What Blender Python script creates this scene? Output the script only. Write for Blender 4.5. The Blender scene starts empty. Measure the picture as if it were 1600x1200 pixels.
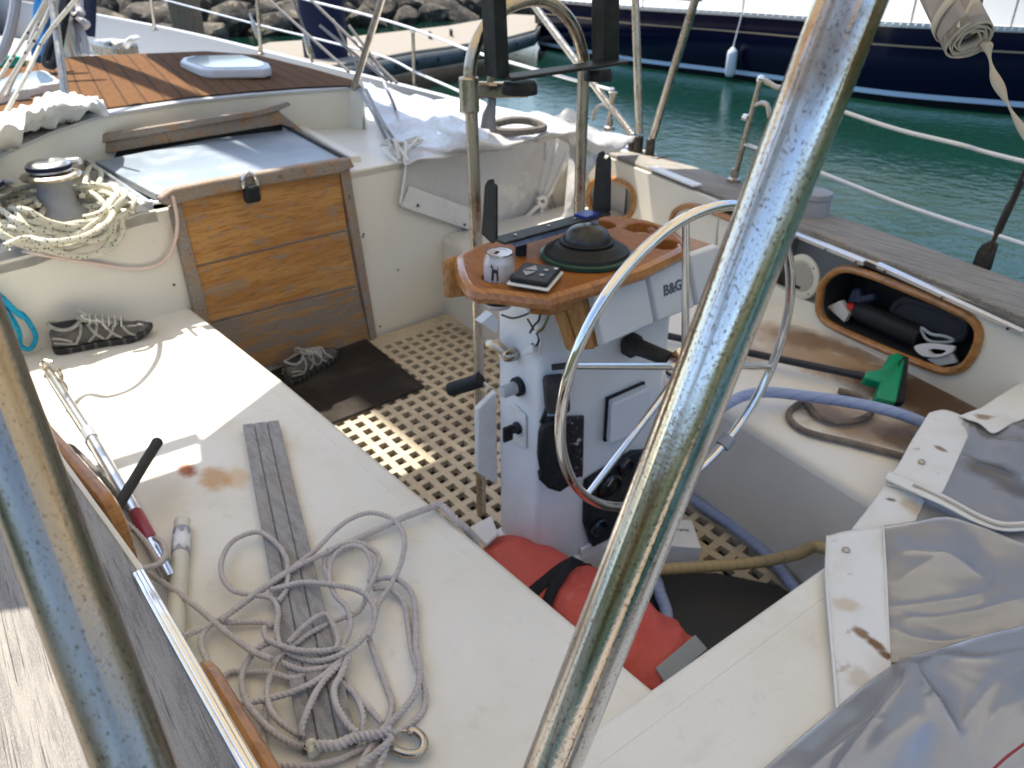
import bpy, bmesh, math, random
from mathutils import Vector, Matrix, noise as mnoise
from mathutils.geometry import tessellate_polygon
random.seed(7)
V = Vector
scene = bpy.context.scene
COL = scene.collection
rad = math.radians

# ------------------------------------------------------------------ camera
FPX, CX, CY = 1202.0, 800.0, 600.0
CAMZ, PITCH, YAW = 1.58, rad(28.8), rad(-37.0)
_h = V((math.cos(YAW), math.sin(YAW), 0)); _z = V((0, 0, 1))
CF = _h * math.cos(PITCH) - _z * math.sin(PITCH)
CU = _h * math.sin(PITCH) + _z * math.cos(PITCH)
CR = CF.cross(CU)
CC = V((0, 0, CAMZ))
def _ray(x, y): return CF + CR * ((x - CX) / FPX) + CU * ((CY - y) / FPX)
# measured points of the photograph turned into places on known real planes (metres)
def Z(x, y, z): d = _ray(x, y); return CC + d * ((z - CAMZ) / d.z)
def X(x, y, v): d = _ray(x, y); return CC + d * (v / d.x)
def Y(x, y, v): d = _ray(x, y); return CC + d * (v / d.y)
def D(x, y, dep): return CC + _ray(x, y) * dep
def PL(x, y, n, c): n = V(n); d = _ray(x, y); return CC + d * ((c - CC.dot(n)) / d.dot(n))
BN = V((1, .13, 0)); BD = 3.05 - .13 * 1.3          # cockpit bulkhead plane
def B(x, y, off=0.0): return PL(x, y, BN, BD - off)  # off = metres aft of the bulkhead

# ------------------------------------------------------------------ mesh builder
class MB:
    def __init__(s): s.v = []; s.f = []; s.m = []
    def add(s, vs, fs, mi=0):
        o = len(s.v); s.v += [V(p) for p in vs]
        for f in fs: s.f.append([i + o for i in f]); s.m.append(mi)
        return s
    def hexa(s, p, mi=0):                      # p: 4 bottom, 4 top
        return s.add(p, [(3,2,1,0),(4,5,6,7),(0,1,5,4),(1,2,6,5),(2,3,7,6),(3,0,4,7)], mi)
    def box(s, c, size, rot=None, mi=0):
        x, y, z = [a / 2 for a in size]
        ps = [V(q) for q in ((-x,-y,-z),(x,-y,-z),(x,y,-z),(-x,y,-z),(-x,-y,z),(x,-y,z),(x,y,z),(-x,y,z))]
        if rot is not None: ps = [rot @ q for q in ps]
        return s.hexa([V(c) + q for q in ps], mi)
    def bar(s, a, b, w, h, up=(0,0,1), mi=0):    # box beam from a to b
        a, b = V(a), V(b); t = (b - a).normalized(); u = V(up); sd = t.cross(u).normalized(); u = sd.cross(t)
        p = [a - sd*w/2 - u*h/2, b - sd*w/2 - u*h/2, b + sd*w/2 - u*h/2, a + sd*w/2 - u*h/2]
        return s.hexa(p + [q + u*h for q in p], mi)
    def prism(s, poly, off, mi=0):               # flat polygon pushed along off
        n = len(poly); off = V(off); a = [V(p) for p in poly]
        return s.add(a + [p + off for p in a], [list(range(n))[::-1], list(range(n, 2*n))] +
                     [(i, (i+1) % n, (i+1) % n + n, i + n) for i in range(n)], mi)
    def tube(s, pts, r, n=10, closed=False, cap=True, lobes=0, twist=0.0, amp=0.0, mi=0):
        P = [V(p) for p in pts]; N = len(P)
        if N < 2: return s
        R = r if isinstance(r, (list, tuple)) else [r] * N
        T = []
        for i in range(N):
            a = P[(i-1) % N] if (closed or i > 0) else P[i]; b = P[(i+1) % N] if (closed or i < N-1) else P[i]
            t = b - a; T.append(t.normalized() if t.length > 1e-9 else V((0,0,1)))
        u = T[0].cross(V((0,0,1)))
        if u.length < 1e-3: u = T[0].cross(V((1,0,0)))
        u.normalize(); vs = []; L = 0.0
        for i in range(N):
            if i: L += (P[i]-P[i-1]).length
            u = (u - T[i] * u.dot(T[i]))
            u = u.normalized() if u.length > 1e-6 else T[i].orthogonal().normalized()
            w = T[i].cross(u)
            for k in range(n):
                a = 2*math.pi*k/n
                rr = R[i] * (1 + (amp*abs(math.cos(lobes*.5*(a - twist*L))) - amp*.6 if lobes else 0))
                vs.append(P[i] + (u*math.cos(a) + w*math.sin(a))*rr)
        fs = []
        for i in range(N if closed else N-1):
            j = (i+1) % N
            for k in range(n): fs.append((i*n+k, i*n+(k+1) % n, j*n+(k+1) % n, j*n+k))
        if cap and not closed: fs.append(list(range(n))[::-1]); fs.append([(N-1)*n+k for k in range(n)])
        return s.add(vs, fs, mi)
    def lathe(s, prof, org, axis=(0,0,1), n=28, mi=0):   # prof: (radius, height)
        ax = V(axis).normalized(); u = ax.orthogonal().normalized(); w = ax.cross(u); org = V(org)
        vs = []; fs = []
        for (r, h) in prof:
            for k in range(n):
                a = 2*math.pi*k/n; vs.append(org + ax*h + (u*math.cos(a)+w*math.sin(a))*max(r, 1e-4))
        for i in range(len(prof)-1):
            for k in range(n): fs.append((i*n+k, i*n+(k+1) % n, (i+1)*n+(k+1) % n, (i+1)*n+k))
        fs.append(list(range(n))[::-1]); fs.append([(len(prof)-1)*n+k for k in range(n)])
        return s.add(vs, fs, mi)
    def grid(s, rows, th=None, mi=0):
        nr, nc = len(rows), len(rows[0]); vs = [V(p) for r in rows for p in r]
        fs = [(i*nc+j, i*nc+j+1, (i+1)*nc+j+1, (i+1)*nc+j) for i in range(nr-1) for j in range(nc-1)]
        return s.add(vs, fs, mi)
    def holed(s, outer, holes, off, mi=0):       # flat plate with holes, pushed along off
        loops = [[V(p) for p in outer]] + [[V(p) for p in h] for h in holes]
        flat = [p for l in loops for p in l]; n = len(flat); tri = tessellate_polygon(loops); off = V(off)
        fs = [tuple(t) for t in tri] + [tuple(i+n for i in t[::-1]) for t in tri]
        k = 0
        for l in loops:
            m = len(l)
            for i in range(m): fs.append((k+i, k+(i+1) % m, k+(i+1) % m+n, k+i+n))
            k += m
        return s.add(flat + [p+off for p in flat], fs, mi)

def spline(pts, n=6, closed=False):
    P = [V(p) for p in pts]; N = len(P); out = []
    for i in range(N if closed else N-1):
        g = (lambda k: P[k % N]) if closed else (lambda k: P[max(0, min(N-1, k))])
        a, b, c, d = g(i-1), g(i), g(i+1), g(i+2)
        for k in range(n):
            t = k/n
            out.append(.5*((2*b) + (c-a)*t + (2*a-5*b+4*c-d)*t*t + (3*b-a-3*c+d)*t**3))
    if not closed: out.append(P[-1])
    return out
def surf(ctrl, nu, nv):                          # smooth grid through a coarse grid of points
    rows = [spline(r, nv) for r in ctrl]
    cols = [spline([r[j] for r in rows], nu) for j in range(len(rows[0]))]
    return [[cols[j][i] for j in range(len(cols))] for i in range(len(cols[0]))]
def rrect(x0, x1, z0, z1, r, n=6):
    o = []
    for cx, cz, a0 in ((x1-r, z1-r, 0), (x0+r, z1-r, 90), (x0+r, z0+r, 180), (x1-r, z0+r, 270)):
        for k in range(n+1):
            a = rad(a0 + 90*k/n); o.append((cx + r*math.cos(a), cz + r*math.sin(a)))
    return o

BASE = {}
def obj(name, mb, mats, parent=None, base=None, smooth=40, bevel=0, seg=2, solid=0, sub=0, recalc=True):
    b = BASE[parent.name] if parent else V(base if base is not None else (0, 0, 0))
    me = bpy.data.meshes.new(name)
    me.from_pydata([tuple(p - b) for p in mb.v], [], mb.f)
    if not isinstance(mats, (list, tuple)): mats = [mats]
    for m in mats: me.materials.append(m)
    if len(mats) > 1: me.polygons.foreach_set('material_index', mb.m)
    if recalc:
        bm = bmesh.new(); bm.from_mesh(me); bmesh.ops.recalc_face_normals(bm, faces=bm.faces[:]); bm.to_mesh(me); bm.free()
    me.update()
    if smooth:
        me.shade_smooth(); me.set_sharp_from_angle(angle=rad(smooth))
    o = bpy.data.objects.new(name, me); COL.objects.link(o)
    if parent: o.parent = parent
    else: o.location = b
    BASE[o.name] = b
    if sub:
        m = o.modifiers.new('sub', 'SUBSURF'); m.levels = sub; m.render_levels = sub
    if solid:
        m = o.modifiers.new('solid', 'SOLIDIFY'); m.thickness = solid; m.offset = -1
    if bevel:
        m = o.modifiers.new('bevel', 'BEVEL'); m.width = bevel; m.segments = seg; m.limit_method = 'ANGLE'; m.angle_limit = rad(35)
    return o
def tag(o, label=None, cat=None, group=None, kind=None):
    if label: o['label'] = label
    if cat: o['category'] = cat
    if group: o['group'] = group
    if kind: o['kind'] = kind
    return o
def thing(name, loc, label, cat, group=None):
    o = bpy.data.objects.new(name, None); COL.objects.link(o); o.location = loc; o.empty_display_size = .1
    BASE[o.name] = V(loc); return tag(o, label, cat, group)
def lettering(name, text, size, org, xdir, ydir, mat, parent, depth=.0006, bold=.0):
    cu = bpy.data.curves.new(name, 'FONT'); cu.body = text; cu.size = size; cu.extrude = depth
    cu.align_x = 'CENTER'; cu.align_y = 'CENTER'; cu.offset = bold
    t = bpy.data.objects.new(name, cu); COL.objects.link(t)
    dg = bpy.context.evaluated_depsgraph_get(); me = bpy.data.meshes.new_from_object(t.evaluated_get(dg))
    bpy.data.objects.remove(t); xd = V(xdir).normalized(); yd = V(ydir); yd = (yd - xd*yd.dot(xd)).normalized(); zd = xd.cross(yd)
    mb = MB(); mb.add([V(org) + xd*v.co.x + yd*v.co.y + zd*v.co.z for v in me.vertices], [list(p.vertices) for p in me.polygons])
    return obj(name, mb, mat, parent, smooth=0, recalc=False)

# ------------------------------------------------------------------ materials
def _n(nt, t, **k):
    n = nt.nodes.new(t)
    for a, b in k.items(): setattr(n, a, b)
    return n
def mk(name, col, rough=.5, metal=0.0, layers=(), bump=(), spots=(), spec=.5, coat=0.0, trans=0.0, ior=1.45, alpha=None, rlayers=(), sheen=0.0, flecks=None, waves=(), local=False):
    """layers: (scale, (sx,sy,sz), lo, hi, colour, amount); spots: (centre, radii, colour, amount, noise scale, noise amount)"""
    m = bpy.data.materials.new(name); m.use_nodes = True; nt = m.node_tree; L = nt.links
    p = nt.nodes['Principled BSDF']; geo = _n(nt, 'ShaderNodeNewGeometry'); tco = _n(nt, 'ShaderNodeTexCoord')
    def mapped(st):
        mp = _n(nt, 'ShaderNodeMapping'); mp.inputs['Scale'].default_value = st; L.new(tco.outputs['Object'] if local else geo.outputs['Position'], mp.inputs['Vector']); return mp.outputs[0]
    def noise(sc, st, det=5, ro=.6):
        t = _n(nt, 'ShaderNodeTexNoise'); t.inputs['Scale'].default_value = sc; t.inputs['Detail'].default_value = det; t.inputs['Roughness'].default_value = ro
        L.new(mapped(st), t.inputs['Vector']); return t.outputs['Fac']
    def rng(s, lo, hi, a, b):
        r = _n(nt, 'ShaderNodeMapRange', interpolation_type='SMOOTHSTEP'); L.new(s, r.inputs[0])
        for i, x in enumerate((lo, hi, a, b)): r.inputs[i+1].default_value = x
        return r.outputs[0]
    rgb = _n(nt, 'ShaderNodeRGB'); rgb.outputs[0].default_value = (*col, 1); c = rgb.outputs[0]
    def mix(c, fac, col2):
        x = _n(nt, 'ShaderNodeMix', data_type='RGBA'); L.new(fac, x.inputs[0]); L.new(c, x.inputs[6]); x.inputs[7].default_value = (*col2, 1); return x.outputs[2]
    for (sc, st, lo, hi, c2, am) in layers: c = mix(c, rng(noise(sc, st), lo, hi, 0, am), c2)
    for (axis, pitch, width, c2, am, dirv) in waves:        # ruled lines across a direction
        d = _n(nt, 'ShaderNodeVectorMath', operation='DOT_PRODUCT'); L.new(geo.outputs['Position'], d.inputs[0]); d.inputs[1].default_value = dirv
        a = _n(nt, 'ShaderNodeMath', operation='DIVIDE'); L.new(d.outputs['Value'], a.inputs[0]); a.inputs[1].default_value = pitch
        f = _n(nt, 'ShaderNodeMath', operation='PINGPONG'); L.new(a.outputs[0], f.inputs[0]); f.inputs[1].default_value = .5
        c = mix(c, rng(f.outputs[0], 0, width, am, 0), c2)
    for (ce, ra, c2, am, ns, na) in spots:
        s = _n(nt, 'ShaderNodeVectorMath', operation='SUBTRACT'); L.new(geo.outputs['Position'], s.inputs[0]); s.inputs[1].default_value = ce
        dv = _n(nt, 'ShaderNodeVectorMath', operation='DIVIDE'); L.new(s.outputs[0], dv.inputs[0]); dv.inputs[1].default_value = ra
        ln = _n(nt, 'ShaderNodeVectorMath', operation='LENGTH'); L.new(dv.outputs[0], ln.inputs[0])
        nn = noise(ns, (1, 1, 1)); q = _n(nt, 'ShaderNodeMath', operation='MULTIPLY_ADD'); L.new(nn, q.inputs[0]); q.inputs[1].default_value = na; L.new(ln.outputs['Value'], q.inputs[2])
        c = mix(c, rng(q.outputs[0], .35 + na*.5, 1.0 + na*.5, am, 0), c2)
    if flecks:
        (sc, th, c2) = flecks; vo = _n(nt, 'ShaderNodeTexVoronoi'); vo.inputs['Scale'].default_value = sc; L.new(geo.outputs['Position'], vo.inputs['Vector'])
        c = mix(c, rng(vo.outputs['Distance'], th*.7, th, 1, 0), c2)
    L.new(c, p.inputs['Base Color'])
    p.inputs['Metallic'].default_value = metal; p.inputs['Roughness'].default_value = rough
    p.inputs['Specular IOR Level'].default_value = spec; p.inputs['IOR'].default_value = ior
    p.inputs['Coat Weight'].default_value = coat; p.inputs['Transmission Weight'].default_value = trans
    if sheen: p.inputs['Sheen Weight'].default_value = sheen
    if alpha is not None: p.inputs['Alpha'].default_value = alpha
    if rlayers:
        rs = None
        for (sc, st, lo, hi, a, b) in rlayers:
            rs = rng(noise(sc, st), lo, hi, a, b)
        L.new(rs, p.inputs['Roughness'])
    prev = None
    for (sc, st, strength, dist) in bump:
        b = _n(nt, 'ShaderNodeBump'); b.inputs['Strength'].default_value = strength; b.inputs['Distance'].default_value = dist
        L.new(noise(sc, st, 4, .55), b.inputs['Height'])
        if prev: L.new(prev, b.inputs['Normal'])
        prev = b.outputs[0]
    if prev: L.new(prev, p.inputs['Normal'])
    return m
U = (1, 1, 1)
GEL = (.75, .71, .61)
M = {}
M['gel'] = mk('gelcoat', GEL, .38, layers=[(3, U, .5, .75, (.62,.58,.49), .35), (60, U, .66, .72, (.42,.36,.27), .35), (1.3, U, .45, .7, (.79,.77,.71), .6)], bump=[(25, U, .05, .01)])
rust = Z(293, 735, .4); rust2 = Z(335, 748, .4); rust3 = Z(370, 747, .4)
M['seat'] = mk('gelcoat_seat', (.72,.69,.60), .5, layers=[(3.5, U, .45, .72, (.58,.52,.39), .55), (28, U, .60, .72, (.50,.44,.33), .35), (230, U, .63, .70, (.34,.29,.22), .45), (1.6, U, .45, .7, (.77,.75,.69), .6), (9, (1.6,.5,1), .6, .78, (.55,.49,.38), .4), (95, U, .7, .76, (.3,.25,.2), .55)],
   bump=[(420, U, .16, .0012), (5, U, .05, .02)],
   spots=[(rust3, (.08,.05,.05), (.58,.38,.17), .6, 25, .9), (rust2, (.08,.05,.05), (.50,.26,.08), .8, 25, .9), (rust, (.05,.032,.05), (.30,.085,.02), 1.0, 40, .8),
          (Z(420,1000,.4), (.35,.16,.1), (.60,.53,.38), .4, 6, 1.0), (Z(650,760,.4), (.1,.08,.1), (.62,.55,.40), .35, 12, 1.2), (Z(250,770,.4), (.2,.1,.1), (.60,.52,.36), .4, 9, 1.0)])
M['seat_dirty'] = mk('gelcoat_seat_dirty', (.72,.69,.62), .5, layers=[(3.5, U, .45, .75, (.60,.54,.42), .5), (80, U, .68, .74, (.3,.25,.2), .6)], bump=[(420, U, .16, .0012)],
   spots=[(Z(1290,560,.4), (.45,.17,.1), (.33,.20,.11), .85, 8, 1.2), (Z(1330,548,.4), (.34,.07,.1), (.18,.10,.055), .8, 14, 1.2), (Z(1425,615,.4), (.26,.22,.1), (.10,.055,.032), 1.0, 9, 1.0), (Z(1470,650,.4), (.2,.25,.1), (.09,.05,.03), .95, 9, 1.0), (Z(1335,660,.4), (.24,.14,.1), (.30,.20,.13), .85, 14, 1.1),
          (Z(1420,690,.4), (.16,.1,.1), (.12,.08,.05), .85, 12, 1.3), (Z(1140,540,.4), (.2,.1,.1), (.34,.23,.14), .8, 10, 1.2), (Z(1250,530,.4), (.12,.1,.1), (.2,.13,.08), .85, 18, 1.2), (Z(1290,640,.4), (.14,.05,.1), (.2,.14,.1), .7, 20, 1.2)])
M['inner'] = mk('locker_lining', (.35,.33,.29), .6, layers=[(8, U, .45, .7, (.2,.17,.14), .6)])
M['dark'] = mk('void_shade', (.02,.02,.02), .8)  # near-black colour stands in for shade inside openings and recesses
M['teak_grey'] = mk('weathered_teak', (.36,.345,.33), .8, layers=[(6, (1,14,14), .42, .62, (.22,.21,.205), .8), (22, (1,16,16), .5, .66, (.46,.44,.40), .6), (60, (1,25,25), .62, .68, (.10,.095,.09), .7), (2.2, U, .52, .7, (.36,.25,.16), .5)], bump=[(40, (1,18,18), .5, .003)])
M['teak_cap'] = mk('weathered_cap_teak', (.27,.25,.222), .8, layers=[(5, (1,12,12), .4, .62, (.165,.155,.145), .8), (190, (1,3,3), .5, .62, (.36,.335,.29), .5), (12, (1,9,9), .55, .66, (.34,.31,.26), .5), (18, (.6,22,22), .585, .615, (.10,.085,.075), .7), (9, (.35,26,26), .62, .635, (.05,.042,.035), .85), (2.0, U, .55, .72, (.42,.27,.15), .6)], bump=[(45, (1,16,16), .55, .003), (160, U, .3, .001)])
M['teak_plank'] = mk('weathered_plank', (.30,.295,.29), .8, layers=[(8, (2,8,8), .42, .62, (.19,.185,.18), .8), (35, (3,14,14), .5, .66, (.40,.38,.35), .6), (3, U, .5, .7, (.33,.27,.2), .6)], bump=[(50, (2,16,16), .4, .002)])
M['board'] = mk('peeling_varnish_board', (.43,.20,.055), .42, layers=[(4, (5,.35,8), .40, .6, (.53,.28,.09), .9), (9, (10,.35,20), .5, .63, (.29,.115,.030), .8), (9, (3,1.3,4), .54, .66, (.28,.225,.165), .8), (3.2, (2,1,3), .55, .70, (.30,.25,.19), .75), (40, (3,1,6), .6, .68, (.2,.12,.06), .6)], bump=[(30, (8,1,16), .25, .002)], rlayers=[(7, (4,1.5,7), .5, .62, .32, .75)])
M['board_grey'] = mk('worn_varnish_board', (.33,.175,.07), .55, layers=[(5, (6,1,9), .40, .6, (.40,.24,.10), .8), (5, (4,1.2,6), .44, .56, (.235,.20,.165), .95), (16, (10,1,18), .5, .63, (.19,.12,.07), .6)], bump=[(30, (8,1,16), .3, .002)])
M['trim_grey'] = mk('weathered_trim_wood', (.26,.215,.175), .75, layers=[(9, (1.5,1.5,1.5), .45, .62, (.35,.17,.06), .7), (22, (4,4,10), .5, .64, (.35,.32,.28), .7), (35, U, .6, .68, (.10,.085,.07), .7)], bump=[(40, (3,3,12), .4, .002)])
M['varnish'] = mk('varnished_teak', (.40,.165,.045), .25, layers=[(14, (2,9,6), .4, .65, (.25,.085,.022), .8), (4, U, .5, .7, (.50,.24,.075), .6)], coat=.25, bump=[(30, (3,14,8), .12, .001)])
M['table'] = mk('varnished_table_teak', (.30,.122,.032), .5, spec=.12, layers=[(12, (2,9,6), .4, .65, (.20,.07,.020), .7), (4, U, .5, .7, (.36,.155,.045), .7)], coat=.03, bump=[(30, (3,14,8), .15, .001)])
M['frame_wood'] = mk('varnished_frame', (.42,.20,.06), .32, layers=[(12, (3,3,9), .4, .65, (.28,.115,.03), .8), (25, U, .56, .66, (.2,.09,.03), .6)], coat=.2)
M['podwood'] = mk('pod_wood', (.40,.20,.06), .4, layers=[(14, (9,9,1.5), .42, .62, (.27,.12,.035), .8), (30, U, .58, .68, (.45,.33,.18), .6), (6, U, .56, .66, (.19,.08,.03), .6)])
M['grate'] = mk('grating_teak', (.54,.46,.335), .7, layers=[(14, (2,9,9), .42, .65, (.42,.345,.24), .7), (40, U, .6, .7, (.3,.24,.17), .5), (2.6, U, .5, .68, (.33,.26,.18), .7), (11, U, .58, .7, (.22,.17,.12), .55)], bump=[(60, (3,12,12), .3, .001)])
M['deckteak'] = mk('roof_teak', (.155,.076,.032), .9, spec=.1, layers=[(7, (1.5,10,1), .4, .65, (.115,.054,.022), .7), (2, U, .5, .7, (.18,.092,.04), .6)], waves=[('x', .085, .11, (.035,.022,.014), .75, (.139,.99,0))])
M['steel'] = mk('polished_steel', (.80,.79,.77), .10, 1.0, layers=[(28, U, .64, .74, (.42,.24,.12), .6)], rlayers=[(45, U, .45, .72, .06, .28)])
M['steel_dull'] = mk('dull_steel', (.50,.45,.38), .3, 1.0, layers=[(10, U, .5, .7, (.34,.26,.18), .7)], rlayers=[(30, U, .4, .7, .25, .5)])
M['pole'] = mk('pitted_pole_steel', (.75,.735,.71), .14, 1.0, local=True, layers=[(60, (1,1,.035), .44, .62, (.52,.42,.30), .8), (110, (1,1,.02), .52, .64, (.24,.185,.13), .75), (9, (1.5,1.5,.8), .54, .68, (.32,.18,.085), .8), (620, (1,1,.6), .56, .64, (.17,.11,.07), .85), (1100, U, .60, .68, (.14,.10,.07), .7)], rlayers=[(70, (1,1,.10), .40, .66, .07, .30)], bump=[(320, U, .16, .0006)])
M['pole_dull'] = mk('dulled_pole_steel', (.40,.365,.31), .30, 1.0, local=True, layers=[(60, (1,1,.035), .44, .62, (.28,.23,.165), .85), (9, (1.5,1.5,.8), .52, .68, (.30,.19,.10), .8), (500, (1,1,.6), .56, .66, (.17,.12,.08), .8)], rlayers=[(40, (1,1,.2), .40, .66, .22, .46)], bump=[(320, U, .2, .0008)])
M['alu'] = mk('anodised_aluminium', (.72,.73,.75), .3, 1.0, layers=[(12, U, .55, .7, (.5,.48,.45), .5)], bump=[(120, U, .05, .001)])
M['dark_steel'] = mk('corroded_fitting', (.075,.068,.06), .45, .8, layers=[(40, U, .52, .66, (.2,.13,.09), .6)])
M['black'] = mk('black_plastic', (.016,.018,.02), .5, spec=.25, layers=[(30, U, .55, .7, (.04,.043,.047), .7)])
M['blackgloss'] = mk('black_gloss', (.010,.012,.014), .12, coat=.4)
M['charcoal'] = mk('black_powdercoat', (.016,.020,.023), .5, spec=.3, layers=[(25, U, .5, .7, (.035,.042,.047), .8)])
M['rubber'] = mk('rubber', (.035,.033,.032), .8, layers=[(30, U, .5, .7, (.06,.055,.05), .6)])
M['white_pl'] = mk('white_plastic', (.72,.73,.74), .35, layers=[(20, U, .6, .75, (.6,.58,.53), .4)])
M['pod'] = mk('instrument_plastic', (.66,.68,.71), .42, layers=[(40, U, .66, .74, (.5,.48,.45), .35)])
M['paint'] = mk('pedestal_paint', (.74,.75,.76), .3, layers=[(5, U, .5, .7, (.66,.66,.66), .5), (45, U, .69, .73, (.28,.18,.1), .6)], bump=[(8, U, .04, .02)],
   spots=[(Z(800,560,.62), (.1,.1,.1), (.6,.45,.28), .25, 20, 1.5)])
M['green_fl'] = mk('green_flange', (.012,.055,.04), .35)
M['greenbrush'] = mk('green_plastic', (.0,.26,.12), .35)
M['bristle'] = mk('bristle', (.012,.014,.015), .9, bump=[(200, (1,1,.1), .6, .004)])
M['blackpole'] = mk('black_handle_tube', (.012,.014,.02), .35)
M['navy'] = mk('navy_topsides', (.003,.004,.020), .12, spec=.3, bump=[(.8, U, .02, .05)])
M['white_boat'] = mk('white_deck_paint', (.52,.515,.495), .4, layers=[(2, U, .5, .7, (.46,.45,.43), .5)])
M['bulwark'] = mk('bulwark_shade_paint', (.47,.475,.48), .45)  # white paint greyed to stand in for shade on the bulwarks
M['stripe'] = mk('pale_blue_stripe', (.50,.62,.75), .3)
M['gold'] = mk('gold_stripe', (.36,.27,.16), .4)
M['concrete'] = mk('dock_concrete', (.25,.22,.18), .9, layers=[(2, U, .4, .65, (.25,.21,.155), .7), (30, U, .55, .7, (.3,.27,.22), .5)], bump=[(40, U, .2, .01)])
M['fascia'] = mk('dock_fascia', (.10,.115,.12), .8, layers=[(3, U, .4, .7, (.06,.065,.065), .7)])
M['rock'] = mk('boulder', (.075,.062,.045), .9, layers=[(1.6, U, .42, .6, (.022,.019,.014), .9), (3, U, .54, .7, (.26,.21,.145), .8)], bump=[(5, U, .6, .08)])
M['bank'] = mk('bank_earth', (.035,.03,.022), .95)
M['pile'] = mk('pile_wood', (.24,.18,.12), .9, layers=[(8, (6,6,.6), .4, .65, (.13,.1,.07), .8)])
M['rope'] = mk('grey_rope', (.52,.475,.45), .9, layers=[(120, U, .4, .65, (.40,.355,.335), .6), (5, U, .45, .65, (.60,.56,.53), .6)])
M['rope_white'] = mk('flecked_rope', (.66,.63,.50), .9, layers=[(60, U, .45, .7, (.5,.47,.36), .6)], flecks=(75, .30, (.05,.045,.05)), bump=[(300, U, .4, .002)])
M['rope_line'] = mk('flecked_line', (.55,.53,.47), .9, flecks=(30, .26, (.05,.05,.05)))
M['rope_dark'] = mk('grimy_rope', (.13,.12,.11), .9, layers=[(60, U, .4, .7, (.22,.2,.18), .7)])
M['turq'] = mk('turquoise_rope', (.01,.33,.52), .85, layers=[(80, U, .45, .65, (.0,.18,.33), .7)], bump=[(250, U, .4, .002)])
M['bluerope'] = mk('blue_rope', (.01,.16,.40), .85, bump=[(150, U, .4, .003)])
M['knot'] = mk('offwhite_rope', (.55,.51,.5), .9, bump=[(200, U, .4, .003)])
M['cable'] = mk('pinkish_cable', (.72,.52,.45), .35, layers=[(9, U, .45, .65, (.72,.64,.58), .7)])
M['hose_blue'] = mk('lavender_hose', (.27,.335,.52), .45, layers=[(10, U, .45, .7, (.34,.40,.55), .5)], waves=[('x', .022, .10, (.15,.19,.40), .6, (.8,-.5,.33))])
M['hose_yel'] = mk('tan_hose', (.40,.31,.16), .5, layers=[(10, U, .45, .7, (.32,.24,.12), .6)], waves=[('y', .02, .10, (.22,.17,.09), .6, (.2,.95,.2))])
M['red'] = mk('red_pvc_fabric', (.56,.095,.07), .6, layers=[(8, U, .45, .7, (.46,.06,.05), .6), (20, U, .6, .7, (.60,.15,.12), .5)], bump=[(7, (1,1,1), .4, .03), (24, (1,2,1), .2, .01), (300, U, .1, .001)])
M['webbing'] = mk('black_webbing', (.008,.008,.010), .8)
M['reflect'] = mk('grey_reflective_tape', (.33,.37,.39), .45, bump=[(200, U, .15, .001)])
M['canvas'] = mk('white_vinyl_hem', (.70,.70,.68), .5, layers=[(5, U, .48, .7, (.55,.51,.44), .55), (18, U, .64, .74, (.30,.18,.09), .6)], bump=[(9, U, .45, .02), (30, U, .3, .004), (500, U, .1, .0008)],
   spots=[(Z(1345,988,.472), (.022,.016,.05), (.22,.12,.05), .95, 45, 1.1), (Z(1368,1006,.472), (.028,.016,.05), (.17,.085,.03), 1.0, 40, 1.1), (Z(1384,1026,.47), (.018,.012,.05), (.15,.075,.03), 1.0, 50, .9), (Z(1325,945,.47), (.03,.03,.05), (.50,.40,.28), .7, 30, 1.3), (Z(1392,780,.468), (.016,.010,.05), (.12,.09,.06), .95, 60, 1.0), (Z(1470,700,.495), (.022,.012,.05), (.22,.13,.06), .9, 45, 1.1), (Z(1535,655,.51), (.03,.02,.05), (.25,.16,.09), .9, 40, 1.2), (Z(1425,790,.47), (.035,.03,.05), (.45,.36,.25), .7, 25, 1.3), (Z(1340,1060,.468), (.03,.03,.05), (.48,.40,.3), .6, 30, 1.3)])
M['cloth'] = mk('white_cloth', (.74,.73,.70), .7, layers=[(5, U, .5, .7, (.66,.62,.56), .5)], bump=[(12, U, .4, .03)])
M['khaki'] = mk('beige_binding', (.47,.43,.36), .8, bump=[(300, U, .2, .001)])
M['shoe'] = mk('shoe_leather', (.085,.078,.07), .7, layers=[(25, U, .5, .65, (.16,.15,.13), .6)], bump=[(120, U, .3, .002)])
M['shoe_lt'] = mk('shoe_mesh', (.34,.33,.29), .8, layers=[(60, U, .45, .65, (.22,.21,.18), .7)], bump=[(250, U, .4, .002)])
M['shoe_lace'] = mk('shoe_lace', (.55,.54,.5), .85, flecks=(180, .3, (.1,.1,.1)))
M['mat'] = mk('doormat_pile', (.034,.029,.025), .95, spec=.1, layers=[(7, U, .45, .7, (.06,.052,.045), .8)], bump=[(250, U, .8, .004)])
M['acrylic'] = mk('hatch_panel', (.24,.29,.34), .4, layers=[(3, U, .45, .65, (.34,.38,.41), .7), (40, U, .6, .7, (.42,.44,.45), .4)], rlayers=[(6, U, .4, .7, .32, .55)])
M['hatchglass'] = mk('deck_hatch_glass', (.30,.40,.50), .08, coat=.5)
M['can'] = mk('can_alu', (.62,.60,.64), .3, .35, layers=[(30, U, .55, .7, (.52,.50,.55), .5)])
M['canlid'] = mk('can_lid', (.75,.75,.75), .25, 1.0)
M['can_blue'] = mk('can_blue', (.20,.26,.36), .3, .4)
M['ink'] = mk('dark_ink', (.03,.03,.035), .6)
M['lettering'] = mk('grey_lettering', (.10,.12,.16), .5)
M['bottle_red'] = mk('red_cap', (.55,.02,.015), .4)
M['speaker'] = mk('cream_speaker', (.62,.60,.50), .5)
M['grey_pl'] = mk('grey_plastic', (.30,.31,.34), .5, layers=[(10, U, .5, .7, (.2,.2,.2), .5)])
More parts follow.
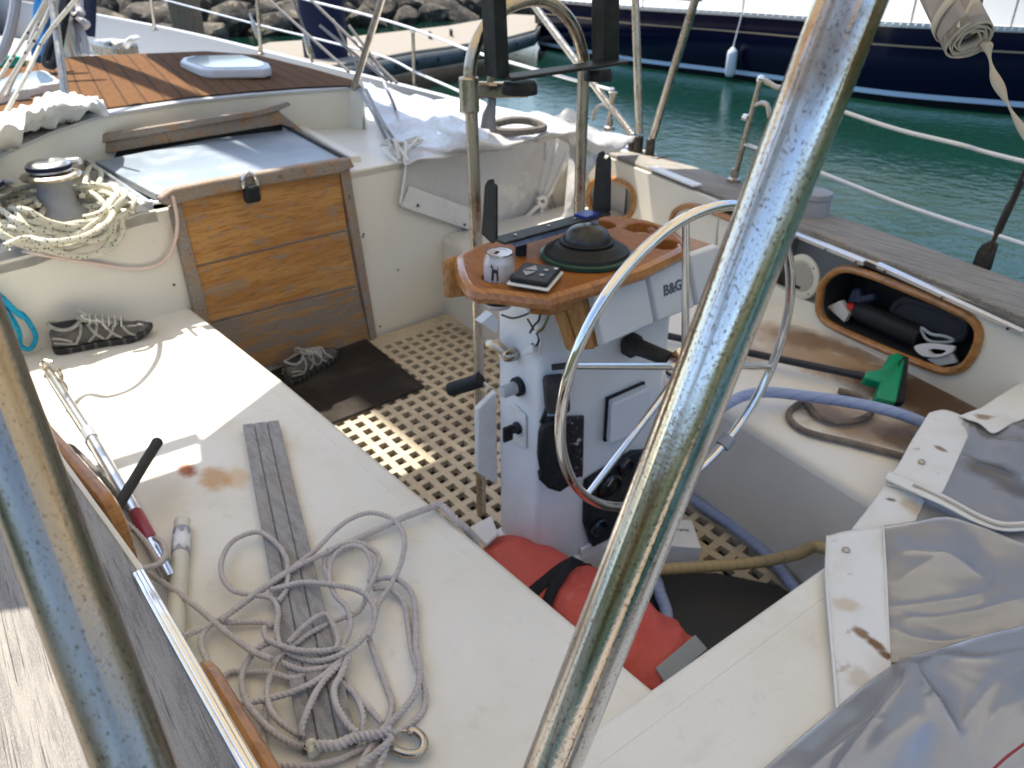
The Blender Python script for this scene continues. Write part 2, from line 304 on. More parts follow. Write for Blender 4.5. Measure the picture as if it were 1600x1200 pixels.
M['knob'] = mk('pale_grey_knob', (.42,.45,.46), .4)
M['wire1'] = mk('wire_black', (.01,.01,.01), .4); M['wire2'] = mk('wire_brown', (.14,.07,.04), .4); M['wire3'] = mk('wire_green', (.10,.17,.03), .4); M['wire4'] = mk('wire_white', (.6,.6,.58), .4)
M['navycloth'] = mk('navy_cloth', (.010,.014,.045), .85, bump=[(20, U, .4, .02)])
M['maroon'] = mk('dark_red_tape', (.28,.02,.03), .4)
M['fender_w'] = mk('white_fender', (.62,.66,.68), .4); M['fender_b'] = mk('blue_fender', (.02,.05,.30), .35)
M['canopy'] = mk('canopy_canvas', (.55,.52,.46), .85)
# clear, slightly cloudy vinyl
def clear(name, tint, opacity, rough, stains=(), bump=((4, .12, .01),)):
    m = mk(name, tint, rough, bump=[(s, U, st, d) for s, st, d in bump], spots=stains); nt = m.node_tree; L = nt.links
    p = nt.nodes['Principled BSDF']; out = nt.nodes['Material Output']
    tl = nt.nodes.new('ShaderNodeBsdfTranslucent'); tl.inputs[0].default_value = (*tint, 1)
    a1 = nt.nodes.new('ShaderNodeMixShader'); a1.inputs[0].default_value = .12; L.new(p.outputs[0], a1.inputs[1]); L.new(tl.outputs[0], a1.inputs[2])
    tr = nt.nodes.new('ShaderNodeBsdfTransparent'); tr.inputs[0].default_value = (.9,.91,.92,1)
    mx = nt.nodes.new('ShaderNodeMixShader'); mx.inputs[0].default_value = opacity
    L.new(tr.outputs[0], mx.inputs[1]); L.new(a1.outputs[0], mx.inputs[2])
    gl = nt.nodes.new('ShaderNodeBsdfGlossy'); gl.inputs['Roughness'].default_value = .17
    fr = nt.nodes.new('ShaderNodeFresnel'); fr.inputs[0].default_value = 1.42
    for b in nt.nodes:
        if b.type == 'BUMP' and any(l.to_node == p for l in b.outputs[0].links): L.new(b.outputs[0], gl.inputs['Normal']); L.new(b.outputs[0], fr.inputs['Normal'])
    m2 = nt.nodes.new('ShaderNodeMixShader'); L.new(fr.outputs[0], m2.inputs[0]); L.new(mx.outputs[0], m2.inputs[1]); L.new(gl.outputs[0], m2.inputs[2])
    L.new(m2.outputs[0], out.inputs[0]); return m
M['vinyl'] = clear('clear_vinyl', (.78,.78,.80), .30, .3, [(Z(1545,745,.48), (.09,.05,.1), (.20,.12,.06), .9, 16, 1.0), (Z(1580,775,.48), (.08,.04,.1), (.22,.14,.08), .8, 20, 1.0), (Z(1420,1030,.48), (.02,.012,.05), (.2,.12,.06), .9, 30, 1.0)])
M['plastic_sheet'] = clear('milky_sheet', (.72,.71,.70), .82, .35, bump=((9, .45, .03), (3, .5, .08)))
M['rollvinyl'] = clear('aged_clear_vinyl', (.56,.49,.45), .8, .3)
M['vinyl_near'] = clear('clear_vinyl_fold', (.70,.72,.78), .33, .3)
# canopy made translucent and warm-tinted to brighten the shade beneath it
nt = M['canopy'].node_tree; p = nt.nodes['Principled BSDF']; tl = nt.nodes.new('ShaderNodeBsdfTranslucent'); tl.inputs[0].default_value = (.82,.75,.63,1)
mx = nt.nodes.new('ShaderNodeMixShader'); mx.inputs[0].default_value = .62; nt.links.new(p.outputs[0], mx.inputs[1]); nt.links.new(tl.outputs[0], mx.inputs[2]); nt.links.new(mx.outputs[0], nt.nodes['Material Output'].inputs[0])
# harbour water
mw = mk('harbour_water', (.004,.023,.0150), .03, ior=1.33, spec=.28, layers=[(.25, U, .4, .65, (.005,.028,.023), .7)], bump=[(3.4, (1,1.0,1), .6, .016), (9, (1,.8,1), .7, .0085), (.6, U, .3, .03)])
M['water'] = mw
# ================================================================== the yacht we stand on
yacht = thing('sailing_yacht', (1.5, -1.27, 0), 'white fibreglass sailing yacht with teak-trimmed cockpit, pedestal wheel and weathered cap rails', 'sailboat')
def yp(name, mb, mat, parent=None, **k): return obj(name, mb, mat, parent or yacht, **k)
CTR = -1.27
SB_OUT = [(-.9,-2.17,.72), (.2,-2.42,.72), (.83,-2.575,.72), (1.6,-2.76,.72), (2.82,-2.99,.725), (4.0,-2.97,.77), (5.1,-2.87,.82), (6.7,-2.66,.90), (8.5,-2.35,1.0), (10.9,-1.85,1.1), (12.6,-1.27,1.2)]
SB_IN  = [(-.9,-1.98,.72), (.2,-2.2,.72), (.64,-2.29,.72), (1.5,-2.51,.72), (2.9,-2.80,.725), (4.0,-2.86,.77), (5.1,-2.77,.82), (6.7,-2.56,.90), (8.5,-2.25,1.0), (10.9,-1.77,1.1), (12.4,-1.27,1.2)]
def port(l, dy=.06): return [(x, 2*CTR - y + dy, z) for x, y, z in l]
PT_OUT = [(-.9,.05,.70), (.2,.22,.70), (.81,.30,.70), (1.25,.34,.70), (2.0,.38,.70)] + [(x, y, z) for x, y, z in port(SB_OUT[4:], .0)]
PT_IN  = [(-.9,-.30,.70), (.2,-.13,.70), (.68,-.105,.70), (1.12,-.09,.70), (2.0,.0,.70)] + [(x, y, z) for x, y, z in port(SB_IN[4:], .0)]
# hull skin, both sides
mb = MB()
for OUT in (SB_OUT, PT_OUT):
    rows = []
    for x, y, z in OUT:
        s = 1 if y > CTR else -1; w = abs(y - CTR)
        rows.append([(x, y, z-.03), (x, CTR + s*w*1.01, z-.35), (x, CTR + s*w*.97, -.2), (x, CTR + s*w*.8, -.62), (x, CTR + s*w*.3, -1.0)])
    mb.grid(rows)
tr = [(-.9,-2.17,.69), (-.9,-.25,.69), (-.9,-.45,-.62), (-.9,-1.0,-1.0), (-.9,-1.55,-1.0), (-.9,-2.0,-.62)]
mb.prism(tr, (-.02,0,0)); yp('hull', mb, M['white_boat'])
# cap rails
def caprail(OUT, IN, i0, i1, th, nm, mat):
    mb = MB(); o = spline(OUT[i0:i1], 5); n = spline(IN[i0:i1], 5)
    rows = [[a, b, V(b)-V((0,0,th)), V(a)-V((0,0,th)), a] for a, b in zip(o, n)]
    mb.grid(rows); mb.add(rows[0][:4], [(0,1,2,3)]); mb.add(rows[-1][:4], [(0,1,2,3)])
    return yp(nm, mb, mat, smooth=30, bevel=.006)
cr = caprail(SB_OUT, SB_IN, 0, 5, .05, 'cap_rail', M['teak_cap']); cr['label'] = 'grey weathered teak cap rail'
cr = caprail(PT_OUT, PT_IN, 0, 5, .05, 'cap_rail', M['teak_cap']); cr['label'] = 'grey weathered teak cap rail, its aft end in sunlight'
# bulwarks with white caps further forward
for OUT, IN in ((SB_OUT, SB_IN), (PT_OUT, PT_IN)):
    mb = MB(); o = spline(OUT[4:], 5); n = spline(IN[4:], 5)
    rows = []
    for a, b in zip(o, n):
        m = a.lerp(b, .62); rows.append([a, m, m - V((0,0,.03)), m.lerp(a,.25) - V((0,0,.03)), m.lerp(a, .25) - V((0,0,.5)), V((a.x, a.y, a.z-.5)), a])
    mb.grid(rows); yp('bulwark', mb, M['bulwark'], smooth=30)
# foredeck
mb = MB(); st = [1,2,3,4,5,6,7,8,9,10]
rows = []
for a, b in list(zip(spline(SB_OUT[6:], 3), spline(PT_OUT[6:], 3))): rows.append([V((a.x, a.y+.03, a.z-.44)), V((a.x, (a.y+b.y)/2, a.z-.36)), V((b.x, b.y-.03, a.z-.44))])
mb.grid(rows); mb2 = MB(); mb2.v = mb.v; mb2.f = mb.f; mb2.m = mb.m
yp('foredeck', mb2, M['white_boat'])

# cockpit: sole, seats, coamings
mb = MB(); mb.box((1.7,-1.3,-.25), (3.2,1.5,.06)); yp('cockpit_sole', mb, M['dark'])  # coloured near-black so the grating holes look deep in shade
mb = MB()
top = [(2.985,-.665,.4), (2.2,-.72,.4), (.3,-.815,.4), (.3,-.10,.4), (1.2,-.10,.4), (2.0,.01,.4), (2.93,.19,.4)]
mb.prism([V(p) - V((0,0,.52)) for p in top], (0,0,.52)); s = yp('cockpit_seat', mb, M['seat'], bevel=.018, seg=3)
mb = MB(); mb.tube([(2.9,-.615,.4), (2.2,-.665,.4), (.64,-.75,.4)], .0011, 6); yp('seam', mb, M['gel'], s)
mb = MB()
top = [(3.17,-1.935,.4), (3.2,-3.0,.4), (2.0,-2.70,.4), (1.44,-2.56,.4), (.3,-2.33,.4), (.3,-1.60,.4), (1.0,-1.685,.4), (1.33,-1.725,.4)]
mb.prism([V(p) - V((0,0,.52)) for p in top], (0,0,.52)); s = yp('cockpit_seat', mb, M['seat_dirty'], bevel=.03, seg=3); s['label'] = 'grubby brown-stained cockpit seat'
mb = MB(); mb.prism([(.60,-.11,-.12), (.60,-2.28,-.12), (-.85,-2.0,-.12), (-.85,-.28,-.12)], (0,0,.57)); s = yp('cockpit_seat', mb, M['seat'], bevel=.014, seg=3)
mb = MB(); mb.tube([(.545,-.3,.45), (.545,-2.1,.45)], .0011, 6); yp('seam', mb, M['gel'], s)

# starboard coaming: planar aft stretch with its locker openings, then on to the bulkhead
S0, S1 = V((2.0,-2.585,0)), V((.25,-2.215,0)); sd = (S1-S0).normalized(); SN = V((-sd.y, sd.x, 0));
if SN.y < 0: SN = -SN                      # towards the cockpit
SC = S0.dot(SN)
def SP(x, y, off=0.0): return PL(x, y, SN, SC + off)
F0, F1 = V((3.3,-2.88,0)), V((2.0,-2.585,0)); fd = (F1-F0).normalized(); FN = V((-fd.y, fd.x, 0))
if FN.y < 0: FN = -FN
FC = F0.dot(FN)
def FP(x, y, off=0.0): return PL(x, y, FN, FC + off)
def pxloop(pts, fn, n=5): return spline([fn(*p) for p in pts], n, closed=True)
LK = [(1288,442),(1312,422),(1345,424),(1420,452),(1490,482),(1524,503),(1531,530),(1512,568),(1483,580),(1450,572),(1370,540),(1300,508),(1282,488),(1282,465)]
LK2 = [(1050,345),(1060,327),(1085,322),(1125,335),(1165,355),(1180,380),(1172,405),(1140,408),(1090,390),(1056,368)]
LK1 = [(926,286),(948,279),(972,284),(990,298),(992,320),(982,338),(955,345),(930,335),(920,310)]
mb = MB(); up = V((0,0,1))
mb.holed([S0 + up*.40, S1 + up*.40, S1 + up*.70, S0 + up*.70], [pxloop(LK, SP), pxloop(LK2, SP)], -SN*.02)
mb.holed([F0 + up*.40, F1 + up*.40, F1 + up*.705, F0 + up*.705], [pxloop(LK1, FP)], -FN*.02)
mb.bar(S1 + up*.55 - SN*.01, V((-.85,-1.98,.55)), .02, .3)
yp('coaming', mb, M['gel'], smooth=30)
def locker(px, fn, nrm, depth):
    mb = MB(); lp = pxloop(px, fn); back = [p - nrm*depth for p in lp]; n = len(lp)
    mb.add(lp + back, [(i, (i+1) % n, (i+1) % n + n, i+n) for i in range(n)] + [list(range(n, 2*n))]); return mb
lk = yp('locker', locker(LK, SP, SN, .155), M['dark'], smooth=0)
fr = MB(); fr.tube([p + SN*.004 for p in pxloop(LK, SP, 6)], .0135, 8, closed=True); yp('locker_frame', fr, M['frame_wood'], lk)
lk = yp('locker', locker(LK2, SP, SN, .13), M['inner'], smooth=0)
fr = MB(); fr.tube([p + SN*.004 for p in pxloop(LK2, SP, 6)], .013, 8, closed=True); yp('locker_frame', fr, M['frame_wood'], lk)
lk = yp('locker', locker(LK1, FP, FN, .13), M['inner'], smooth=0)
fr = MB(); fr.tube([p + FN*.004 for p in pxloop(LK1, FP, 6)], .014, 8, closed=True); yp('locker_frame', fr, M['frame_wood'], lk)
# port coaming with its two framed lockers
mb = MB(); pc = [(-.85,-.30), (.2,-.145), (.7,-.122), (1.2,-.10), (2.0,-.02), (2.95,.16)]
for (a, b) in zip(pc, pc[1:]): mb.hexa([V((a[0],a[1],.38)), V((b[0],b[1],.38)), V((b[0],b[1]+.03,.38)), V((a[0],a[1]+.03,.38)), V((a[0],a[1],.66)), V((b[0],b[1],.66)), V((b[0],b[1]+.03,.66)), V((a[0],a[1]+.03,.66))])
yp('coaming', mb, M['gel'])
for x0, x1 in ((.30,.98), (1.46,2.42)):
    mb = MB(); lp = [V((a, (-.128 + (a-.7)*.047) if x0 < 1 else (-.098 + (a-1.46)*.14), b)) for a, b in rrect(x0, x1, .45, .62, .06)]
    mb.prism(lp, (0,-.004,0)); lk = yp('locker', mb, M['dark'], smooth=0)  # flat dark plate painted as the shaded locker opening
    fr = MB(); fr.tube([p + V((0,-.006,0)) for p in lp], .016, 8, closed=True); yp('locker_frame', fr, M['frame_wood'], lk)
# steel genoa tracks
mb = MB(); mb.bar(Z(216,893,.703), Z(396,1212,.703), .019, .006); mb.bar(Z(216,893,.709), Z(396,1212,.709), .008, .009); yp('track', mb, M['steel'], bevel=.002)
for a, b in (((1243,366),(1352,411)), ((1372,414),(1602,520))):
    mb = MB(); p, q = SP(*a, .012), SP(*b, .012); mb.bar(p, q, .014, .020, mi=0); mb.bar(p + SN*.008 + up*.004, q + SN*.008 + up*.004, .012, .006); yp('track', mb, M['alu'], bevel=.002)
    for t in (.08, .5, .92):
        mb = MB(); mb.lathe([(.0045,0), (.0045,.002)], p.lerp(q, t) + SN*.0135 - up*.004, SN, 8); yp('screw', mb, M['dark_steel'])
mb = MB(); mb.prism([SP(1231,503,.003), SP(1246,499,.003), SP(1294,527,.003), SP(1272,541,.003)], SN*.003); yp('cover_plate', mb, M['dark_steel'])
# round speaker
c = SP(1255,432,.002); mb = MB(); mb.lathe([(.083,0), (.083,.006), (.078,.010), (.062,.010), (.058,.006), (.02,.006)], c, SN, 36); sp = yp('loudspeaker', mb, M['speaker'])
t = sd if sd.dot(CR) > 0 else -sd
mb = MB()
for i in range(-6, 7):
    h = i*.0085; w = math.sqrt(max(.0001, .054**2 - h*h))
    mb.bar(c + SN*.009 + up*h - t*w, c + SN*.009 + up*h + t*w, .0045, .004, up=SN)
yp('grille', mb, M['khaki'], sp)
mb = MB(); mb.box(c + SN*.009 - up*.043 - t*.01, (.03,.012,.008)); yp('nameplate', mb, M['black'], sp)
for a in (45, 135, 225, 315):
    mb = MB(); mb.lathe([(.0035,0), (.0035,.0015)], c + SN*.010 + (t*math.cos(rad(a)) + up*math.sin(rad(a)))*.071, SN, 8); yp('screw', mb, M['dark_steel'], sp)

# bulkhead with the companionway
mb = MB()
q = [B(-90,525), (3.25,-2.98,0), (3.25,-2.98,0), None]
def bp(y, z, off=0): x = (BD - off - .13*y); return V((x, y, z))
poly = [bp(.42,-.12), bp(-3.0,-.12), bp(-3.0,.785), bp(-.56,.785), bp(-.50,.775), bp(-.2,.72), bp(.42,.70)]
mb.prism(poly, (.03,.004,0)); bk = yp('bulkhead', mb, M['gel'], smooth=0)
def bquad(px, off, th): return [B(*p, off) for p in px], V((-1,-.13,0)).normalized()*th
def slab(px, off, th, mb=None):
    mb = mb or MB(); p, o = bquad(px, off, th); mb.prism(p, o); return mb
TL, TR = (277,308), (526,262)
L1, R1, L2, R2 = (303.5,414), (540,357), (325,502), (555,444)
def lp(a, b, t): return (a[0]+(b[0]-a[0])*t, a[1]+(b[1]-a[1])*t)
yp('washboard', slab([TL, TR, R1, L1], .006, .014), M['board'], bevel=.003)
yp('washboard', slab([lp(L1,L2,.035), lp(R1,R2,.035), R2, L2], .006, .014), M['board'], bevel=.003)
w = yp('washboard', slab([lp(L2,(345,585),.035), lp(R2,(578,532),.035), (578,534), (346,588)], .006, .014), M['board_grey'], bevel=.003); w['label'] = 'lowest washboard, greyed where the varnish has worn off'
yp('companionway_frame', slab([(261,322), (277,312), (347,590), (327,600)], .003, .028), M['trim_grey'], bevel=.004)
yp('companionway_frame', slab([(526,266), (541,262), (584,524), (575,533)], .003, .028), M['trim_grey'], bevel=.004)
# top sill of the boards
mb = MB(); a = [B(243,304,.0), B(545,250,.0)]
pts = [(243,306), (262,292), (330,278), (500,250), (538,245), (546,258), (526,268), (400,288), (300,308), (262,318), (246,316)]
slab(pts, .012, .045, mb); yp('companionway_sill', mb, M['trim_grey'], bevel=.008)
# hasp and padlock
mb = MB(); p = B(391,290,.065); mb.tube(spline([p + V((0,.024,-.01)), p + V((0,.026,.025)), p + V((0,0,.05)), p + V((0,-.026,.025)), p + V((0,-.024,-.01))], 5), .0075, 10); pk = yp('padlock', mb, M['steel'])
mb = MB(); mb.box(p + V((-.002,0,-.032)), (.03,.066,.066)); yp('lock_body', mb, M['black'], pk, bevel=.016, seg=4)
# screws
for x, y in ((568,366), (594,510), (272,445), (567,370), (622,422)):
    mb = MB(); mb.lathe([(.006,0), (.005,.002)], B(x, y, 0), (-1,-.13,0), 8); yp('screw', mb, M['dark_steel'], bk)
# side decks
mb = MB()
mb.prism([bp(-.56,.75), bp(-.62,.75), V((4.3,-.60,.75)), V((4.3,.5,.75)), bp(.42,.67), bp(-.2,.69), bp(-.5,.745)], (0,0,.04)); 
yp('side_deck', mb, M['gel'])
mb = MB(); mb.prism([bp(-1.43,.75), bp(-2.98,.75), V((4.5,-2.93,.75)), V((4.5,-1.5,.75))], (0,0,.042)); yp('side_deck', mb, M['gel'], bevel=.008)
# sliding hatch, seal, guides
mb = MB(); hq = [Z(148,252,.835), Z(438,196,.835), Z(541,249,.835), Z(243,303,.835)]; mb.prism(hq, (0,0,-.03)); sh = yp('sliding_hatch', mb, M['acrylic'], bevel=.004)
mb = MB(); mb.bar(Z(440,196,.832), Z(546,254,.832), .018, .03); yp('seal', mb, M['rubber'], sh, bevel=.004)
mb = MB(); mb.bar(Z(122,245,.83), Z(236,322,.83), .012, .03); yp('seal', mb, M['alu'], sh)
mb = MB(); mb.bar(Z(150,272,.80), Z(222,328,.80), .05, .045); gd = yp('hatch_guide', mb, M['white_pl'], bevel=.006)
for t in (.1, .25, .4, .55, .7, .85):
    mb = MB(); p = Z(150,272,.824).lerp(Z(222,328,.824), t); mb.box(p, (.012,.03,.004), Matrix.Rotation(.1, 3, 'Z')); yp('slot', mb, M['grey_pl'], gd)
mb = MB(); mb.bar(Z(450,190,.80), Z(556,250,.80), .05, .035); yp('hatch_guide', mb, M['gel'], bevel=.006)
mb = MB(); p = B(229,318,.0); mb.lathe([(.012,0),(.012,.02),(.006,.022),(.006,.07)], p, (-.2,-1,0), 10); yp('latch', mb, M['alu'])
# coachroof: top, aft face, garage trim
zr = 1.0
edge = [Z(-60,262,zr), Z(0,241,zr), Z(80,206,zr), Z(160,179,zr), Z(300,157,zr), Z(400,147,zr), Z(480,141,zr), Z(545,137,zr), Z(568,140,zr)]
far = [Z(-60,100,zr+.02), Z(0,99,zr+.03), Z(60,92,zr+.04), Z(130,88,zr+.05), Z(220,84,zr+.06), Z(320,80,zr+.05), Z(400,86,zr+.02), Z(480,106,zr), Z(556,127,zr-.02)]
ins = [a.lerp(b, .055 + .015*math.sin(i)) for i, (a, b) in enumerate(zip(edge, far))]
mb = MB(); rows = [[a.lerp(b, t) + V((0,0,.004)) for a, b in zip(ins, far)] for t in (0, .15, .35, .55, .75, .9, .985)]; mb.grid(rows); rt = yp('coachroof', mb, M['deckteak'], smooth=60); rt['label'] = 'teak-planked coachroof'
mb = MB(); mb.grid([[p - V((0,0,.004)) for p in edge], [a.lerp(b, 1) + V((0,0,.0)) for a, b in zip(ins, far)], [b for b in far]]); mb.grid([edge, [p + V((.0,0,-.012)) for p in edge]])
yp('coachroof_rim', mb, M['white_boat'])
bot = [V((p.x + .06, p.y, .78)) for p in edge]
mb = MB(); mb.grid([[p + V((.012,0,-.006)) for p in edge], [p.lerp(q, .12) + V((-.0,0,0)) for p, q in zip(edge, bot)], bot]); 
side = [V((edge[-1].x + .06, edge[-1].y, .35)), V((far[-1].x, far[-1].y - .05, .35))]; mb.add([edge[-1], far[-1], side[1], side[0]], [(0,1,2,3)])
yp('coachroof_face', mb, M['gel'])
# garage trim in worn wood
def fx(x, y, off): # on the aft face, facing aft
    return X(x, y, 3.86 - off)
mb = MB(); mb.prism([fx(113,216,.0), fx(400,171,.0), fx(447,158,.0), fx(452,163,0), fx(432,172,0), fx(400,180,.0), fx(116,229,.0)], (-.03,0,0)); yp('garage_trim', mb, M['trim_grey'], bevel=.004)
mb = MB(); mb.prism([fx(116,229,-.02), fx(432,172,-.02), fx(470,203,-.02), fx(448,197,-.02), fx(436,193,-.02), fx(144,241,-.02), fx(140,264,-.02), fx(112,258,-.02)], (-.03,0,0)); yp('garage_trim', mb, M['trim_grey'], bevel=.003)
mb = MB(); mb.prism([fx(142,242,-.03), fx(440,194,-.03), fx(442,206,-.03), fx(144,254,-.03)], (.05,0,0)); yp('garage_slot', mb, M['dark'], smooth=0)  # solid dark block standing in for the shaded gap

# deck hatches on the roof
def dhatch(px, z, th, hinges):
    pts = [Z(*p, z) for p in px]; mb = MB(); mb.prism([p - V((0,0,th)) for p in pts], (0,0,th)); h = yp('deck_hatch', mb, M['white_pl'], bevel=.012, seg=3)
    c = sum(pts, V((0,0,0)))/len(pts); mb = MB(); mb.prism([c.lerp(p, .86) - V((0,0,.004)) for p in pts], (0,0,.008)); yp('hatch_glass', mb, M['hatchglass'], h)
    for (x, y) in hinges:
        mb = MB(); q = Z(x, y, z-.02); mb.box(q, (.03,.12,.045), Matrix.Rotation(.35, 3, 'Z')); yp('hinge', mb, M['canvas'], h, bevel=.005)
dhatch([(-30,140), (14,117), (66,109), (74,111), (93,124), (88,129), (40,138), (0,147), (-30,152)], 1.06, .045, [(72,139), (24,149)])
dhatch([(300,87), (378,85), (388,88), (420,98), (423,104), (412,107), (330,108), (312,106), (281,95), (285,90)], 1.07, .05, [(335,110), (372,110), (404,110)])
# mast
mp = Z(109,86,1.04); mb = MB(); n = 20
rows = [[(mp.x + .11*math.cos(2*math.pi*k/n), mp.y + .075*math.sin(2*math.pi*k/n), z) for k in range(n+1)] for z in (1.0, 4, 9)]
mb.grid(rows); yp('mast', mb, M['alu'])
# boom with its stowed sail: out of the frame, it shades the middle of the boat
bx = [(2.55,.10), (2.8,.30), (3.3,.40), (4.2,.44), (5.2,.42), (6.2,.36), (6.7,.25)]
rows = []
for i, (x, w) in enumerate(bx):
    rows.append([V((x, -1.62 + w*(1+.06*math.sin(k*2.1+i))*math.cos(2*math.pi*k/14), 2.55 + .2*math.sin(2*math.pi*k/14))) for k in range(15)])
mb = MB(); mb.grid(rows); mb.tube([(2.3,-1.5,2.36), (6.6,-1.35,2.36)], .07, 12); yp('boom_and_sail', mb, M['cloth'])
# bimini: canopy above the helm (out of frame), outline shaped to cast the cockpit's sun patches and shade
zb = 2.16; kx = .46
def cz(x, y, z): return V((x + (zb - z)*kx, y + (zb-z)*.03, zb))
cp = [V((-.9, .03, zb)), cz(1.15,.06,.7), cz(1.35,.45,.7), cz(1.875,.45,.4), cz(1.875,-.36,.4), cz(1.97,-.385,.4), cz(2.19,-.725,.4), cz(2.0,-1.0,0), cz(2.0,-1.45,0), cz(2.32,-1.62,0), cz(2.3,-2.6,0), cz(2.35,-2.95,.7), V((2.6,-3.1,zb)), V((-.9,-2.85,zb))]
mb = MB(); mb.prism(cp, (0,0,.006)); yp('bimini_canopy', mb, M['canopy'], smooth=0)
mb = MB(); a, b = cz(1.995,.35,.4), cz(1.995,-.40,.4); mb.tube([a, b], .03, 10); yp('bimini_bow', mb, M['steel_dull'])
# bimini and dodger tubes that come into the frame
def run(a, b, z):                                # carry the line a-b on to height z
    a, b = V(a), V(b); return a + (b-a)*((z - a.z)/(b.z - a.z))
def pole(a, b, r, nm='bimini_pole', mat='steel_dull', n=14):
    mb = MB()
    if mat not in ('pole', 'pole_dull'): mb.tube([a, b], r, n); return yp(nm, mb, M[mat])
    a, b = V(a), V(b); h = (a-b).length; o = BASE[yacht.name]
    mb.grid([[V((r*math.cos(2*math.pi*k/n), r*math.sin(2*math.pi*k/n), z)) + o for k in range(n+1)] for z in (0, h)])
    t = yp(nm, mb, M[mat]); t.location = b - o; t.rotation_euler = (a-b).to_track_quat('Z', 'X').to_euler(); return t
pa, pb = D(1390,-155,.385), D(779,1415,.531); pole(run(pb, pa, zb), run(pa, pb, .45), .0178, mat='pole', n=32)
pa, pb = D(-132,285,.405), D(260,1330,.39); pole(run(pb, pa, zb), run(pa, pb, .70), .0182, mat='pole_dull', n=32)
vb = V((2.79,-2.93,.76))
def vy(x, y): return Y(x, y, -2.93)
for q0, q1 in (((989,213),(828,0)), ((999,209),(991,-60)), ((1020,214),(1100,-45))): pole(vy(*q0), run(vy(*q0), vy(*q1), zb - .02), .019)
mb = MB(); mb.bar(vy(975,236)+V((0,0,-.02)), vy(1035,250)+V((0,0,-.01)), .07, .05)
for x, y in ((989,214), (999,212), (1017,216)): mb.tube([vy(x,y), vy(x,y)+V((0,0,-.12))], .024, 10)
yp('pole_bracket', mb, M['dark_steel'], bevel=.006)
pole(Z(108,193,1.0), run(Z(108,193,1.0), D(78,-30,3.2), 2.3), .016); pole(Z(553,138,1.0), run(Z(553,138,1.0), D(604,-25,3.5), 2.3), .017)
M['shroud'] = mk('wire_rope', (.16,.145,.13), .5, .6)
# ------------------------------------------------------------------ rails and rigging of the yacht
def stanchion(base, top, r=.0125, extra=()):
    mb = MB(); mb.tube([base, top], r, 10); s = yp('stanchion', mb, M['steel_dull'])
    mb = MB(); mb.lathe([(.03,-.01), (.03,.006), (.018,.012), (.018,.05)], base, (0,0,1), 14); yp('stanchion_base', mb, M['steel_dull'], s)
    mb = MB(); mb.lathe([(.016,-.01), (.019,0), (.014,.014), (.003,.018)], top, (0,0,1), 12); yp('stanchion_cap', mb, M['steel'], s)
    for pts in extra:
        mb = MB(); mb.tube(spline(pts, 5), r*.85, 8); yp('grab_loop', mb, M['steel_dull'], s)
    return s
yb = Z(1147,281,.73).y
g = lambda x, y: Y(x, y, yb)
stanchion(g(1147,281), g(1189,124), extra=[[g(1190,124), g(1200,128), g(1212,136), g(1240,150), g(1215,250)], [g(1178,166), g(1190,161), g(1200,166), g(1203,184)], [g(1163,226), g(1175,230), g(1190,236)]])
mb = MB(); mb.lathe([(.016,-.012), (.016,.012)], g(1166,184), (1,0,0), 10); yp('clevis', mb, M['steel'])
y2 = -2.93; g2 = lambda x, y: Y(x, y, y2)
stanchion(g2(952,200), g2(956,142), .011, extra=[[g2(926,188), g2(930,172), g2(940,164), g2(954,166)], [g2(962,144), g2(955,165)]])
stanchion(g2(648,146), g2(645,48), .012)
stanchion(Z(408,84,.92), Y(401,-10,Z(408,84,.92).y), .014); stanchion(Z(242,46,1.0), Y(234,-14,Z(242,46,1.0).y), .014)
def wire(pts, r, nm='lifeline', mat='white_pl', n=8, seg=6):
    mb = MB(); mb.tube(spline(pts, seg), r, n); return yp(nm, mb, M[mat])
wire([g2(958,141), g2(930,134), g2(840,109), g2(735,79), g2(645,45), g2(560,20), g2(480,0), g2(400,-24)], .009)
wire([g2(760,163), g2(712,140), g2(650,113), g2(600,89), g2(500,62), g2(400,38), g2(250,-2)], .009)
wire([g(1196,129), g(1320,175), g(1405,203), g(1500,226), g(1640,262), V((-.85, yb + .5, g(1640,262).z))], .0078)
wire([g(1165,226), g(1250,257), g(1283,270), g(1400,316), g(1500,350), g(1640,395), V((-.85, yb + .5, g(1640,395).z))], .0078)
# shrouds, turnbuckles
for a, b in (((545,112), (412,-8)), ((605,126), (500,40)), ((492,92), (455,-10)), ((620,130), (478,-8)), ((560,108), (520,30)), ((612,128), (545,40))):
    A = Z(*a, .90); mb = MB(); mb.tube([A, Y(*b, A.y+.02)], .010, 6); yp('shroud', mb, M['shroud'])
for a, b in (((488,98), (474,45)), ((598,120), (560,70)), ((408,74), (390,20))):
    A = Z(*a, .90); Bq = Y(*b, A.y+.02); mb = MB(); mb.tube([A, A.lerp(Bq,.2), A.lerp(Bq,.25), A.lerp(Bq,.75), A.lerp(Bq,.8), Bq], [.012,.012,.022,.022,.012,.012], 8); yp('turnbuckle', mb, M['steel_dull'])
cb = Z(1535,412,.72); cy = cb.y; gc = lambda x, y: Y(x, y, cy)
mb = MB(); mb.prism([gc(1517,416), gc(1545,424), gc(1557,382), gc(1548,376), gc(1535,380), gc(1526,392)], (.0,-.02,0)); ch = yp('chainplate', mb, M['dark_steel'], bevel=.004)
mb = MB(); mb.tube([gc(1545,392), gc(1556,368), gc(1558,362), gc(1576,322), gc(1580,314), gc(1600,268), gc(1640,180), run(gc(1600,268), gc(1640,180), 6.0)], [.007,.007,.010,.010,.006,.006,.004,.004], 8); yp('turnbuckle', mb, M['dark_steel'], ch)
mb = MB(); mb.tube([gc(1562,365), gc(1600,282)], .005, 6); yp('toggle', mb, M['dark_steel'], ch)
